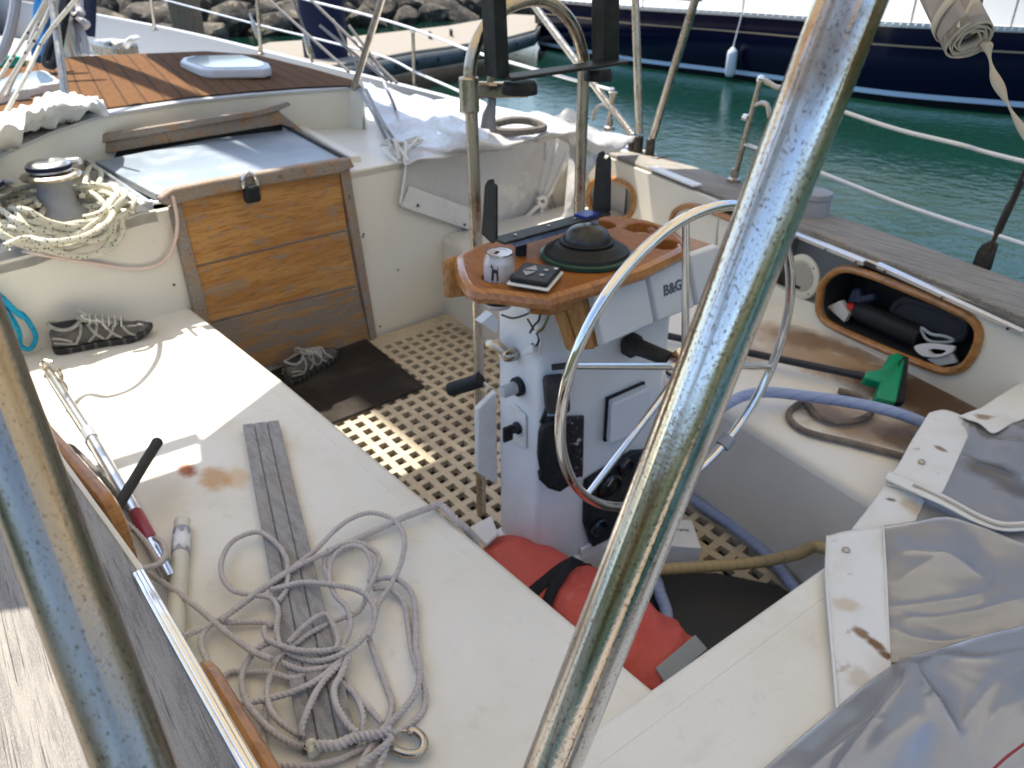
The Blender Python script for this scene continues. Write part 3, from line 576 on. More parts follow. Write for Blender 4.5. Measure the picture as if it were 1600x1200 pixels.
c = Z(1268,334,.72); mb = MB(); mb.lathe([(.062,0), (.062,.05), (.058,.062), (.066,.066), (.064,.085), (.04,.094)], c, (0,0,1), 24); yp('deck_vent', mb, M['grey_pl'])
mb = MB(); mb.bar(Z(1020,262,.728), Z(1090,290,.728), .05, .008); yp('cap_plate', mb, M['white_pl'])
# winches
def winch(c, k=1.0):
    mb = MB(); mb.lathe([(.085*k,-.01), (.085*k,.015), (.07*k,.03), (.058*k,.05), (.052*k,.10), (.056*k,.125), (.06*k,.13)], c, (0,0,1), 32); w = yp('winch', mb, M['grey_pl'])
    mb = MB(); mb.lathe([(.06*k,.13), (.088*k,.138), (.092*k,.146), (.086*k,.152), (.06*k,.155)], c, (0,0,1), 32); yp('self_tailing_ring', mb, M['steel_dull'], w)
    mb = MB(); mb.lathe([(.055*k,.155), (.066*k,.16), (.066*k,.182), (.058*k,.19), (.03*k,.194), (.02*k,.188), (.004,.188)], c, (0,0,1), 32); yp('winch_cap', mb, M['alu'], w)
    mb = MB(); mb.lathe([(.0665*k,.166), (.0675*k,.17), (.0675*k,.177), (.0665*k,.18)], c, (0,0,1), 32); yp('cap_band', mb, M['navycloth'], w)
    mb = MB(); mb.tube([c + V((.07,-.05,.16))*k, c + V((.03,-.10,.165))*k], .012*k, 8); yp('feeder_arm', mb, M['white_pl'], w)
winch(Z(98,338,.79), 1.05); winch(Z(-4,368,.76), 1.0)

# ================================================================== steering pedestal
PX = [(1.475,-1.065), (1.30,-1.065), (1.25,-1.141), (1.25,-1.455), (1.30,-1.53), (1.475,-1.53)]
mb = MB(); mb.prism([(x, y, -.02) for x, y in PX], (0,0,.97)); ped = yp('steering_pedestal', mb, M['paint'], bevel=.012, seg=3)
def pp(name, mb, mat, **k): return obj(name, mb, M[mat], ped, **k)
mb = MB(); mb.prism([(1.37 + (x-1.37)*1.12, -1.297 + (y+1.297)*1.08, -.02) for x, y in PX], (0,0,.10)); pp('plinth', mb, 'paint', bevel=.012)
# table
zt = .975
tp = [(722,399),(724,418),(729,434),(738,447),(752,452),(775,452),(820,458),(858,461),(912,445),(1000,417),(1068,385),(1065,376),(1055,367),(1032,352),(1010,345),(985,341),(950,339),(935,340),(880,352),(800,372),(762,380),(737,391)]
mb = MB(); top = [Z(x, y, zt) for x, y in tp]
holes = []
for (x, y, r) in ((940,351,.037), (1003,356,.042), (1037,381,.040), (779,432,0)):
    c = Z(x, y, zt) if r else V((1.284,-.932,zt)); r = r or .0375; holes.append([c + V((math.cos(a)*r, math.sin(a)*r, 0)) for a in [2*math.pi*k/24 for k in range(24)]])
mb.holed(top, holes, (0,0,-.03)); pp('binnacle_table', mb, 'table', bevel=.006, seg=3)
mb = MB(); mb.tube([p - V((0,0,.016)) for p in top], .017, 8, closed=True); pp('table_edge', mb, 'varnish')
mb = MB(); c = sum(top, V((0,0,0)))/len(top)
mb.prism([c.lerp(p, .9) - V((0,0,.06)) for p in top[6:9]] + [c.lerp(top[8], .3) - V((0,0,.06)), c.lerp(top[6], .3) - V((0,0,.06))], (0,0,.03)); pp('table_shelf', mb, 'varnish', bevel=.004)
for (x, y, r) in ((940,351,.037), (1003,356,.042), (1037,381,.040)):   # cup holders
    c = Z(x, y, zt) - V((0,0,.048)); mb = MB(); n = 24
    mb.lathe([(r*1.02,0), (r*1.02,.004)], c, (0,0,1), n); mb.grid([[c + V((math.cos(2*math.pi*k/n)*r*1.02, math.sin(2*math.pi*k/n)*r*1.02, h)) for k in range(n+1)] for h in (0,.018)]); pp('cup_holder', mb, 'white_pl')
# hinged leaf hanging at the front corner
mb = MB(); a, b, c, d = X(699,407,1.56), X(724,398,1.55), X(736,463,1.52), X(703,467,1.53)
mb.prism([a, b, c, d], (.018,.012,0)); pp('table_leaf', mb, 'podwood', bevel=.008, seg=3)
# compass
M['domeblack'] = mk('smoked_dome', (.02,.02,.022), .28, layers=[(20, U, .5, .7, (.06,.055,.05), .7)])
c = Z(916,400,.978); mb = MB(); mb.lathe([(.108,0), (.108,.008), (.101,.011), (.02,.011)], c, (0,0,1), 48); cm = pp('compass', mb, 'green_fl')
mb = MB(); mb.lathe([(.10,.012), (.097,.018), (.085,.022), (.076,.030), (.068,.033), (.06,.033)], c, (0,0,1), 44); obj('compass_bezel', mb, M['black'], cm)
mb = MB(); mb.lathe([(.056,.030), (.056,.042), (.050,.056), (.040,.066), (.024,.073), (.004,.075)], c, (0,0,1), 40); obj('compass_dome', mb, M['domeblack'], cm, smooth=80)
mb = MB(); mb.lathe([(.062,.033), (.064,.038), (.060,.042)], c, (0,0,1), 40); obj('dome_ring', mb, M['black'], cm)
# autopilot keypad
kq = [Z(791,446,.983), Z(817,419,.983), Z(881,428,.983), Z(857,457,.983)]
mb = MB(); mb.prism([p for p in kq], (0,0,.006)); kp = pp('keypad', mb, 'canvas', bevel=.003)
kc = sum(kq, V((0,0,0)))/4; mb = MB(); mb.prism([kc.lerp(p, .90) + V((0,0,.006)) for p in kq], (0,0,.012)); obj('keypad_face', mb, M['charcoal'], kp, bevel=.004)
kx_ = (kq[3]-kq[0]).normalized(); ky = (kq[1]-kq[0]).normalized(); kz = kc.z + .0185
def kpt(u, v): p = kq[0] + (kq[3]-kq[0])*u + (kq[1]-kq[0])*v; return V((p.x, p.y, kz))
for nm, tri in (('up_key', [(.22,.52),(.52,.56),(.40,.80)]), ('down_key', [(.22,.44),(.52,.48),(.38,.22)])):
    mb = MB(); mb.prism([kpt(*t) for t in tri], (0,0,.0015)); obj(nm, mb, M['grey_pl'], kp)
for u, v in ((.70,.66), (.70,.38)):
    mb = MB(); mb.prism([kpt(u-.05,v-.05), kpt(u+.05,v-.05), kpt(u+.05,v+.05), kpt(u-.05,v+.05)], (0,0,.001)); obj('key_mark', mb, M['grey_pl'], kp)
mb = MB(); mb.prism([kpt(.84,.78), kpt(.93,.78), kpt(.93,.84), kpt(.84,.84)], (0,0,.001)); obj('key_mark', mb, M['canvas'], kp)
# instrument pod: wooden box and three white covers
t0, t1 = Z(907,449,.945), Z(1113,381,.945); tdir = (t1-t0).normalized(); nrm = V((-tdir.y, tdir.x, 0))
if nrm.x > 0: nrm = -nrm                            # out, towards the wheel
pn = (nrm*.97 + V((0,0,.20))).normalized(); pc_ = t0.dot(pn)
def PP(x, y, off=0.0): return PL(x, y, pn, pc_ + off)
cov = [[(914,453), (999,421), (1015,505), (932,541)], [(1001,420), (1063,397), (1077,480), (1017,504)], [(1066,396), (1113,380), (1124,447), (1080,479)]]
boxp = [PP(858,457), PP(1113,381), PP(1124,448), PP(890,549)]
mb = MB(); back = [p - nrm*.09 for p in (boxp[0], boxp[1])] + [p - nrm*.06 for p in (boxp[2], boxp[3])]
f4 = [PP(906,448), PP(1113,381), PP(1124,448), PP(930,544)]; b4 = [p - nrm*.085 for p in f4]
mb.hexa([f4[3], f4[2], b4[2], b4[3], f4[0], f4[1], b4[1], b4[0]]); pod = pp('instrument_pod', mb, 'podwood', bevel=.004)
mb = MB(); e = [PP(858,459,-.004), PP(907,449,.004), PP(931,546,.004), PP(889,549,-.004)]; mb.prism(e, -nrm*.012); obj('pod_end', mb, M['podwood'], pod, bevel=.004)
mb = MB(); mb.bar(PP(884,470,.002), PP(909,545,.002), .012, .008); obj('end_rib', mb, M['podwood'], pod)
for i, q in enumerate(cov):
    mb = MB(); qq = [PP(*p, .002) for p in q]; cc = sum(qq, V((0,0,0)))/4
    fr_ = [cc.lerp(p, .93) + pn*.022 for p in qq]; mb.hexa([qq[3], qq[2], qq[1], qq[0], fr_[3], fr_[2], fr_[1], fr_[0]])
    cv = obj('instrument_cover', mb, M['pod'], pod, bevel=.005, seg=3)
    if i == 1:
        xd = (fr_[1]-fr_[0]); yd = (fr_[0]-fr_[3]); lettering('cover_lettering', 'B&G', .036, fr_[3].lerp(fr_[1], .5)*1.0 + pn*.001 + yd*.02, xd, yd, M['lettering'], cv, bold=.0012)
# repeater display lower down and the engine panel (aft face x = 1.25)
af = lambda x, y, o=0.0: X(x, y, 1.25 - o)
q = [(948,622), (1003,598), (1003,662), (944,686)]
mb = MB(); qq = [af(*p, .003) for p in q]; mb.prism([p + (p-sum(qq,V((0,0,0)))/4)*.06 for p in qq], (-.008,0,0)); rp = pp('repeater', mb, 'black')
mb = MB(); qf = [af(*p, .045) for p in ((956,632), (1018,605), (1016,672), (952,695))]; mb.hexa([qq[3]+V((-.006,0,0)), qq[2]+V((-.006,0,0)), qq[1]+V((-.006,0,0)), qq[0]+V((-.006,0,0)), qf[3], qf[2], qf[1], qf[0]]); obj('repeater_cover', mb, M['pod'], rp, bevel=.006, seg=3)
q = [(911,748), (985,702), (1010,700), (1012,800), (975,822), (920,850), (909,815)]
mb = MB(); mb.prism([af(*p, .002) for p in q], (-.02,0,0)); ep = pp('engine_panel', mb, 'charcoal', bevel=.004)
for (x, y, r) in ((950,760,.042), (975,728,.026), (933,822,.028), (988,800,.03)):
    mb = MB(); mb.lathe([(r,0), (r,.012), (r*.86,.016), (r*.82,.008), (.004,.008)], af(x, y, .022), (-1,0,0), 28); ga = obj('gauge', mb, M['blackgloss'], ep)
    mb = MB(); cgn = af(x, y, .0315); mb.bar(cgn, cgn + V((0,-r*.45,r*.5)), .003, .002, up=(1,0,0)); obj('needle', mb, M['canvas'], ga)
mb = MB(); mb.prism([af(905,856,.004), af(940,835,.004), af(935,895,.004), af(904,897,.004)], (-.01,0,0)); pp('base_patch', mb, 'paint', bevel=.003)
# throttle control box, scuffed black plate, gear quadrant on the chamfered corner
ca, cb_ = V((1.30,-1.065,0)), V((1.25,-1.141,0)); cd = (cb_-ca).normalized(); cn = V((cd.y, -cd.x, 0))
if cn.x > 0: cn = -cn
ccst = ca.dot(cn)
cf = lambda x, y, o=0.0: PL(x, y, cn, ccst + o)
M['scuffed'] = mk('scuffed_black', (.014,.016,.02), .5, layers=[(38, U, .60, .66, (.5,.5,.52), .8), (90, U, .62, .68, (.35,.36,.4), .7)])
mb = MB(); mb.prism([cf(846,650,.003), cf(912,648,.003), cf(910,742,.003), cf(845,748,.003)], cn*.012); pp('control_plate', mb, 'scuffed', bevel=.003)
mb = MB(); lpq = [(840,672),(846,655),(862,648),(880,655),(888,680),(890,720),(884,745),(872,753),(856,748),(843,735),(838,705)]
mb.prism([cf(x, y, .016) for x, y in lpq], cn*.035); gq = pp('gear_quadrant', mb, 'black', bevel=.008, seg=3)
mb = MB()
for k in range(13):
    a = lpq[6:10]; t = k/12*2.99; i = int(t); x = a[i][0]+(a[min(i+1,3)][0]-a[i][0])*(t-i); y = a[i][1]+(a[min(i+1,3)][1]-a[i][1])*(t-i); mb.lathe([(.006,0), (.006,.034)], cf(x, y+1, .016), cn, 6)
obj('quadrant_teeth', mb, M['black'], gq)
mb = MB(); mb.prism([cf(846,583,.002), cf(884,580,.002), cf(888,630,.002), cf(850,632,.002)], cn*.06); tb = pp('throttle_box', mb, 'rubber', bevel=.014, seg=4)
mb = MB(); mb.tube([cf(862,574,.05), cf(900,570,.05)], .008, 10); obj('throttle_lever', mb, M['rubber'], tb)
mb = MB(); mb.tube(spline([cf(856,632,.02), cf(852,645,.03), cf(846,660,.03)], 5), .006, 8); obj('throttle_cable', mb, M['black'], tb)
# port face: turn knob, ignition plate, corroded shift stub, connectors
pf = lambda x, y, o=0.0: Y(x, y, -1.065 + o)
c = pf(812,603); mb = MB(); mb.lathe([(.026,0), (.026,.012), (.018,.016)], c, (0,1,0), 24); kn = pp('stop_knob', mb, 'black')
mb = MB(); mb.lathe([(.017,.014), (.017,.05), (.014,.058), (.006,.06)], c, (0,1,0), 20); obj('knob_button', mb, M['knob'], kn)
mb = MB(); mb.prism([pf(796,628,.002), pf(806,632,.002), pf(823,648,.002), pf(824,700,.002), pf(797,690,.002)], (0,.005,0)); ip = pp('ignition_plate', mb, 'canvas', bevel=.002)
mb = MB(); c = pf(810,668,.008); mb.lathe([(.018,0), (.018,.008), (.012,.012), (.010,.03)], c, (0,1,0), 16); mb.box(c + V((0,.035,-.006)), (.010,.03,.045)); obj('ignition_key', mb, M['black'], ip, bevel=.003)
mb = MB(); c = pf(806,552,0); mb.lathe([(.018,0), (.016,.03), (.01,.04)], c, (0,1,0), 12); mb.tube([c + V((0,.02,0)), c + V((.05,.03,.015)), c + V((.075,.035,.01))], [.012,.016,.012], 8); pp('shift_stub', mb, 'steel_dull', bevel=.003)
mb = MB(); a = pf(790,560,.02); mb.tube([X(776,533,1.52), X(786,548,1.50), X(795,570,1.46)], [.016,.022,.016], 10); pp('brake_knob', mb, 'steel_dull')
# loose wires under the table
for col, w in (('wire1', [(846,482),(842,500),(835,508),(828,520)]), ('wire1', [(784,492),(800,497),(815,494),(832,487)]), ('wire2', [(824,498),(830,508),(834,516)]), ('wire3', [(860,482),(855,500),(848,512),(840,518)]),
               ('wire4', [(826,486),(830,490),(836,486)]), ('wire1', [(838,520),(842,530),(838,540),(831,537)]), ('wire2', [(853,503),(848,514),(840,520)]), ('wire4', [(842,522),(846,534),(843,550),(845,556)])):
    mb = MB(); mb.tube(spline([pf(x, y, .02) for x, y in w], 6), .0028, 6); pp('wire', mb, col)
mb = MB(); mb.lathe([(.011,0), (.011,.02)], pf(826,482,.03), (0,0,1), 12); pp('cable_gland', mb, 'canvas')
mb = MB(); mb.prism([pf(822,553,.01), pf(832,538,.01), (pf(842,536,.01)), pf(843,548,.01)], (0,.02,0)); pp('connector', mb, 'white_pl', bevel=.003)
# emergency tiller grip poking aft
mb = MB(); mb.tube([X(984,538,1.235), X(1004,545,1.17), X(1050,563,1.06)], [.026,.021,.018], 16); mb.lathe([(.032,0), (.032,.02), (.024,.026)], X(983,537,1.245), (-1,-.1,-.1), 20); pp('wheel_shaft', mb, 'rubber')
# handles seen in front of the pedestal, port side
mb = MB(); mb.tube([X(703,609,1.66), X(752,594,1.57)], .021, 14); ha = pp('brake_handle', mb, 'black', bevel=.003)
mb = MB(); mb.tube([X(752,600,1.58), X(766,612,1.53)], .012, 10); obj('handle_stem', mb, M['steel_dull'], ha)
mb = MB(); mb.prism([X(747,640,1.50), X(776,612,1.48), X(778,758,1.48), X(748,740,1.50)], (.02,0,0)); pp('cable_cover', mb, 'canvas', bevel=.003)
mb = MB(); mb.prism([X(770,490,1.5), X(778,500,1.49), X(776,520,1.49), X(752,505,1.52)], (.03,0,0)); pp('side_bracket', mb, 'white_pl')
# guard rail round the pedestal
gx = 1.60
gu = lambda x, y: X(x, y, gx)
gp = [gu(752,800), gu(748,560), gu(744,360), gu(735,140), gu(734,110), gu(740,80), gu(752,54), gu(772,26), gu(800,8), gu(830,0), gu(858,4), gu(884,24), gu(900,50), gu(909,80), gu(912,110), gu(908,230), gu(905,345), gu(903,480)]
mb = MB(); mb.tube([gp[0]] + spline(gp[1:], 5), .0155, 16); gr = pp('guard_rail', mb, 'steel_dull')
mb = MB(); mb.lathe([(.024,-.04), (.024,.04)], gu(733,148), (0,0,1), 18); mb.bar(gu(735,140), gu(822,140), .03, .035); mb.bar(gu(735,140)+V((-.012,0,0)), gu(770,141)+V((-.012,0,0)), .02, .03); obj('guard_clamp', mb, M['steel_dull'], gr, bevel=.004)
mb = MB(); mb.tube([gu(770,146), gu(768,165), gu(764,180), gu(763,200)], [.009,.011,.016,.020], 12); obj('clamp_lever', mb, M['grey_pl'], gr)
mb = MB(); mb.tube(spline([gu(768,40), gu(764,70), gu(770,100), gu(766,130), gu(770,150)], 5), .009, 8); obj('chain', mb, M['steel_dull'], gr)
# upper and lower black chart-plotter brackets
def bracket(pts, w, nm, dx, th=.006):
    mb = MB(); mb2 = spline(pts, 4); n = len(mb2)
    rows = [[p + V((dx*.5,0,0)), p - V((dx*.5,0,0))] for p in mb2]; mb.grid(rows); return obj(nm, mb, M['charcoal'], gr, solid=th, smooth=50)
# lower bracket: flat bar on the table's front edge with two upright notched arms
a0, a1 = Z(778,379,1.02), Z(944,333,1.02); bd = (a1-a0).normalized(); bn = V((-bd.y, bd.x, 0))
mb = MB(); mb.hexa([a0+bn*-.024, a1+bn*-.024, a1+bn*.024, a0+bn*.024] + [p+V((0,0,.006)) for p in (a0+bn*-.024, a1+bn*-.024, a1+bn*.024, a0+bn*.024)]); lb = obj('plotter_bracket', mb, M['charcoal'], gr, bevel=.002)
c1, c2 = a0.dot(bd), a1.dot(bd)
ar = lambda x, y, c: PL(x, y, bd, c)
for pts, c in (([(752,366),(757,290),(762,281),(769,280),(770,287),(773,288),(775,292),(775,375),(768,381)], c1), ([(925,330),(931,250),(935,239),(941,236),(944,242),(941,247),(946,250),(951,244),(953,250),(952,330),(946,339)], c2)):
    mb = MB(); mb.prism([ar(x, y, c) for x, y in pts], bd*.006); arm = obj('bracket_arm', mb, M['charcoal'], lb, bevel=.001)
for t in (.15, .45, .7):
    mb = MB(); mb.lathe([(.004,0), (.004,.002)], a0.lerp(a1, t) + V((0,0,.006)), (0,0,1), 8); obj('bolt', mb, M['steel_dull'], lb)
mb = MB(); mb.bar(a0.lerp(a1,.12) - V((0,0,.01)), a0.lerp(a1,.9) - V((0,0,.01)), .03, .012); obj('bracket_base', mb, M['hose_blue'], lb)
mb = MB(); mb.box(a0.lerp(a1,.82) + V((0,0,.008)), (.05,.04,.008), Matrix.Rotation(math.atan2(bd.y, bd.x), 3, 'Z')); obj('velcro_patch', mb, M['fender_b'], lb)
for t_ in (.2, .8):
    mb = MB(); mb.tube([a0.lerp(a1,t_) - V((0,0,.045)), a0.lerp(a1,t_)], .014, 10); obj('bracket_foot', mb, M['charcoal'], lb)
# upper bracket on the guard top
ux = 1.52; uu = lambda x, y, d=0: X(x, y, ux + d)
mb = MB(); u0, u1 = uu(787,125), uu(968,98); mb.hexa([u0+V((-.035,0,0)), u1+V((-.035,0,0)), u1+V((.03,0,0)), u0+V((.03,0,0))] + [p+V((0,0,.008)) for p in (u0+V((-.035,0,0)), u1+V((-.035,0,0)), u1+V((.03,0,0)), u0+V((.03,0,0)))]); ub = obj('plotter_bracket', mb, M['charcoal'], gr, bevel=.003)
for pts in ([(770,-40),(790,-40),(797,125),(777,122)], [(946,-60),(969,-60),(968,96),(945,100)]):
    mb = MB(); mb.prism([uu(x, y) for x, y in pts], (.05,0,0)); obj('bracket_arm', mb, M['charcoal'], ub, bevel=.003)
mb = MB(); mb.lathe([(.042,-.018), (.042,0), (.036,.01)], uu(812,134), (0,0,1), 20); obj('bracket_clamp', mb, M['black'], ub)
mb = MB(); mb.lathe([(.036,-.016), (.036,0), (.03,.01)], uu(935,115), (0,0,1), 20); obj('bracket_clamp', mb, M['black'], ub)

# ================================================================== steering wheel
WC = V((1.022,-1.2737,.756)); WR = .378
wn = V((1,0,.05)).normalized(); wu = V((0,1,0)); wv = wn.cross(wu).normalized()
if wv.z < 0: wv = -wv
def wp_(a, r=WR, off=0): return WC + (wu*math.cos(a) + wv*math.sin(a))*r + wn*off
mb = MB(); mb.tube([wp_(2*math.pi*k/96) for k in range(96)], .0117, 14, closed=True); wh = yp('steering_wheel', mb, M['steel'], smooth=60)
mb = MB(); mb.lathe([(.045,-.02), (.045,.02), (.03,.035), (.012,.04)], WC, -wn, 24); obj('wheel_hub', mb, M['steel'], wh)
for k in range(6):
    a = rad(18 + 60*k); e = wp_(a, WR-.008)
    mb = MB(); mb.tube([WC, e], [.0095,.0075], 10); obj('spoke', mb, M['steel'], wh)
mb = MB(); aa = [rad(-129 + i) for i in range(6)]; mb.tube([wp_(t) for t in aa], .020, 12); obj('rim_clamp', mb, M['grey_pl'], wh)
# ================================================================== loose things in the cockpit
def lone(name, mb, mat, label, cat, base=(1.5,-1.27,.4), group=None, **k): return tag(obj(name, mb, mat, base=base, **k), label, cat, group)
# slatted teak grating on the sole
sl = -.10
def gp_(x, y): return (x + sl*(y + 1.3), y)
xs = [.64, .70]; 
while xs[-1] < 2.93: xs += [xs[-1] + .038, xs[-1] + .0627]
xs[-1] = 3.035
ys = [-1.93, -1.865]
while ys[-1] < -.74: ys += [ys[-1] + .034, ys[-1] + .0605]
ys[-1] = -.66
mb = MB(); nx, ny = len(xs), len(ys); vt = []
for h in (0, -.022):
    for x in xs:
        for y in ys: a, b = gp_(x, y); vt.append(V((a, b, h)))
idx = lambda i, j, k=0: k*nx*ny + i*ny + j
fs = []
hole = lambda i, j: 0 < i < nx-2 and 0 < j < ny-2 and i % 2 == 1 and j % 2 == 1
for i in range(nx-1):
    for j in range(ny-1):
        if hole(i, j):
            q = [(i,j),(i+1,j),(i+1,j+1),(i,j+1)]
            for a, b in zip(q, q[1:] + q[:1]): fs.append((idx(*a), idx(*b), idx(*b,1), idx(*a,1)))
        else: fs.append((idx(i,j), idx(i+1,j), idx(i+1,j+1), idx(i,j+1)))
mb.add(vt, fs); lone('cockpit_grating', mb, M['grate'], 'teak grating of square holes covering the cockpit floor', 'grating', base=(1.7,-1.3,0), smooth=0, recalc=False)
# door mat
mb = MB(); q = [Z(548,512,.004), Z(664,606,.006), Z(520,663,.006), Z(400,560,.006)]
mb.prism([q[0], q[1], q[2], V((2.5,-.70,.006)), V((2.97,-.70,.004))], (0,0,.010)); lone('door_mat', mb, M['mat'], 'dark brown pile mat lying on the grating below the washboards', 'mat', base=(2.7,-1.1,0), bevel=.003)
# ribbed black mat at the helmsman's feet
mb = MB(); q = [V((1.10,-.82,.004)), V((1.10,-1.36,.004)), V((1.0,-1.50,.004)), V((.86,-1.60,.004)), V((.66,-1.62,.004)), V((.66,-.82,.004))]
M['ribmat'] = mk('ribbed_rubber', (.028,.028,.03), .6, waves=[('x', .011, .2, (.010,.010,.011), .9, (.3,.95,0))], bump=[(200, U, .1, .001)])
mb.prism(q, (0,0,.012)); lone('ribbed_mat', mb, M['ribmat'], 'black ribbed rubber mat on the floor behind the pedestal', 'mat', base=(.85,-1.2,0))

# shoes
def shoe(c, ang, tilt, label, k=1.0):
    t = thing('shoe', c, label, 'shoe', 'grey walking shoes'); R_ = Matrix.Translation(V(c)) @ Matrix.Rotation(ang, 4, 'Z') @ Matrix.Rotation(tilt, 4, 'X')
    # stations heel -> toe: x, half width at sole, half width at top, sole height, top height
    st = [(-.158,.012,.010,.020,.070), (-.150,.030,.022,.014,.092), (-.125,.039,.029,.010,.104), (-.085,.041,.030,.010,.096), (-.045,.040,.028,.010,.098), (-.01,.041,.026,.010,.097), (.03,.046,.028,.010,.084), (.07,.050,.033,.010,.070), (.105,.049,.036,.012,.060), (.135,.040,.030,.016,.052), (.154,.024,.018,.022,.044), (.163,.008,.006,.028,.038)]
    def sec(x, wb, wt, zb, zt_, n=18):
        o = []
        for i in range(n):
            a = -math.pi/2 + math.pi*2*i/n; ca, sa = math.cos(a), math.sin(a)
            f = (sa+1)/2; w = wb + (wt-wb)*f**1.5
            dip = -.030*max(0, math.sin(a))**6*max(0, 1 - abs(x + .098)/.045) if x < -.05 else 0
            o.append(R_ @ V((x*k, ca*w*k, (zb + (zt_-zb)*f + dip)*k)))
        return o + [o[0]]
    rows = [sec(*q) for q in st]; mb = MB(); mb.grid(rows)
    mb.add(rows[0][:-1], [tuple(range(len(rows[0])-1))]); mb.add(rows[-1][:-1], [tuple(range(len(rows[0])-1))])
    obj('upper', mb, M['shoe'], t, sub=2, smooth=180)
    def hug(x, f, o=.001):                     # a point on the shoe's side at height fraction f (0 sole, 1 top), right side
        for p, q in zip(st, st[1:]):
            if p[0] <= x <= q[0]: u = (x-p[0])/(q[0]-p[0]); break
        wb, wt, zb, zt_ = [p[i] + (q[i]-p[i])*u for i in (1,2,3,4)]; a = math.asin(max(-1, min(1, 2*f-1)))
        w = wb + (wt-wb)*f**1.5; return math.cos(a)*w + o, zb + (zt_-zb)*f + o
    mb = MB(); out = [(-.163,.0), (-.155,.026), (-.125,.041), (-.05,.041), (.0,.043), (.06,.053), (.105,.053), (.14,.042), (.162,.022), (.171,.0)]
    loop = spline([(x, y, 0) for x, y in out], 4) + spline([(x, -y, 0) for x, y in out[::-1]], 4)
    top_ = [R_ @ V((p.x*k, p.y*k, (.024 + (max(0, p.x-.09)*.22))*k)) for p in loop]; bot_ = [R_ @ V((p.x*.985*k, p.y*.96*k, max(0, p.x-.09)*.28*k)) for p in loop]
    n_ = len(loop); mb.add(bot_ + top_, [list(range(n_))[::-1], list(range(n_, 2*n_))] + [(i, (i+1) % n_, (i+1) % n_ + n_, i + n_) for i in range(n_)])
    obj('sole', mb, M['shoe_sole'], t, bevel=.004)
    mb = MB(); n = 22; rim = [R_ @ V(((-.100 + .052*math.cos(2*math.pi*i/n))*k, .026*math.sin(2*math.pi*i/n)*k, (.099 + .010*math.cos(4*math.pi*i/n) + .004*math.sin(2*math.pi*i/n))*k)) for i in range(n)]
    mb.tube(rim, .0065*k, 8, closed=True); obj('collar', mb, M['shoe_lt'], t)
    mb = MB(); mb.prism([p - R_.to_3x3() @ V((0,0,.003)) for p in rim], R_.to_3x3() @ V((0,0,.002))); obj('opening', mb, M['dark'], t, smooth=0)
    mb = MB(); g_ = [[R_ @ V((x*k, y*k*w_, (z - 3.0*y*y*8)*k)) for y in (-.022,-.011,0,.011,.022)] for x, z, w_ in ((-.062,.128,.9), (-.045,.116,1), (-.02,.104,1), (.02,.094,1), (.06,.080,.9))]; mb.grid(g_); obj('tongue', mb, M['shoe_lt'], t, solid=.006, smooth=80)
    for s_ in (-1, 1):
        for pts in ([(-.150,.62),(-.120,.5),(-.095,.36)], [(-.150,.40),(-.115,.30),(-.08,.22)], [(-.055,.93),(-.065,.6),(-.085,.25)], [(-.035,.9),(-.02,.55),(.005,.22)], [(-.005,.86),(-.02,.5),(-.045,.22)], [(.015,.86),(.035,.5),(.06,.22)], [(.045,.86),(.03,.5),(.012,.22)], [(.070,.86),(.085,.5),(.105,.25)]):
            mb = MB(); pp_ = []
            for x, f in pts: y_, z_ = hug(x, f); pp_.append(R_ @ V((x*k, s_*y_*k, z_*k)))
            mb.tube(spline(pp_, 5), .0048*k, 8); obj('side_strap', mb, M['shoe_lt'], t)
    mb = MB(); g_ = []
    for x in (.118,.134,.148,.158):
        row = []
        for i in range(9):
            f = .22 + .78*math.sin(math.pi*i/8); y_, z_ = hug(x, f, .0025); row.append(R_ @ V((x*k, (1 if i < 4 else -1 if i > 4 else 0)*y_*k, z_*k)))
        g_.append(row)
    mb.grid(g_); obj('toe_cap', mb, M['shoe_grey'], t, solid=.002, smooth=80)
    mb = MB()
    for i in range(6):
        x = -.028 + i*.019; z = .112 - i*.0058
        mb.tube(spline([R_ @ V((x*k, -.030*k, (z-.022)*k)), R_ @ V(((x+.006)*k, -.012*k, (z-.001)*k)), R_ @ V(((x+.008)*k, .012*k, (z-.001)*k)), R_ @ V(((x+.012)*k, .030*k, (z-.022)*k))], 4), .0030*k, 6)
    mb.tube(spline([R_ @ V((a*k, b*k, c_*k)) for a, b, c_ in ((-.03,0,.115), (-.05,.025,.128), (-.04,.045,.105), (-.015,.045,.085), (-.02,.056,.05), (-.01,.06,.025))], 6), .0028*k, 6)
    mb.tube(spline([R_ @ V((a*k, b*k, c_*k)) for a, b, c_ in ((-.03,0,.115), (-.045,-.03,.125), (-.02,-.045,.11), (.005,-.035,.10), (.02,-.05,.07))], 6), .0028*k, 6)
    obj('lace', mb, M['shoe_lace'], t)
    return t
M['shoe_sole'] = mk('shoe_sole', (.02,.02,.02), .7, waves=[('x', .028, .18, (.13,.125,.11), .8, (.6,-.8,0))])
M['shoe_grey'] = mk('shoe_toe_rubber', (.10,.10,.098), .6)
sc_ = Z(163,536,.4); d_ = Z(243,519,.4) - Z(88,549,.4)
shoe(sc_, math.atan2(d_.y, d_.x), 0, 'grey hiking shoe standing on the seat beside the bulkhead, laces undone', .98)
sc_ = Z(487,578,.016); d_ = Z(540,545,.016) - Z(445,590,.016)
shoe(sc_, math.atan2(d_.y, d_.x) + .15, .0, 'grey hiking shoe on the dark mat at the foot of the washboards', .95)

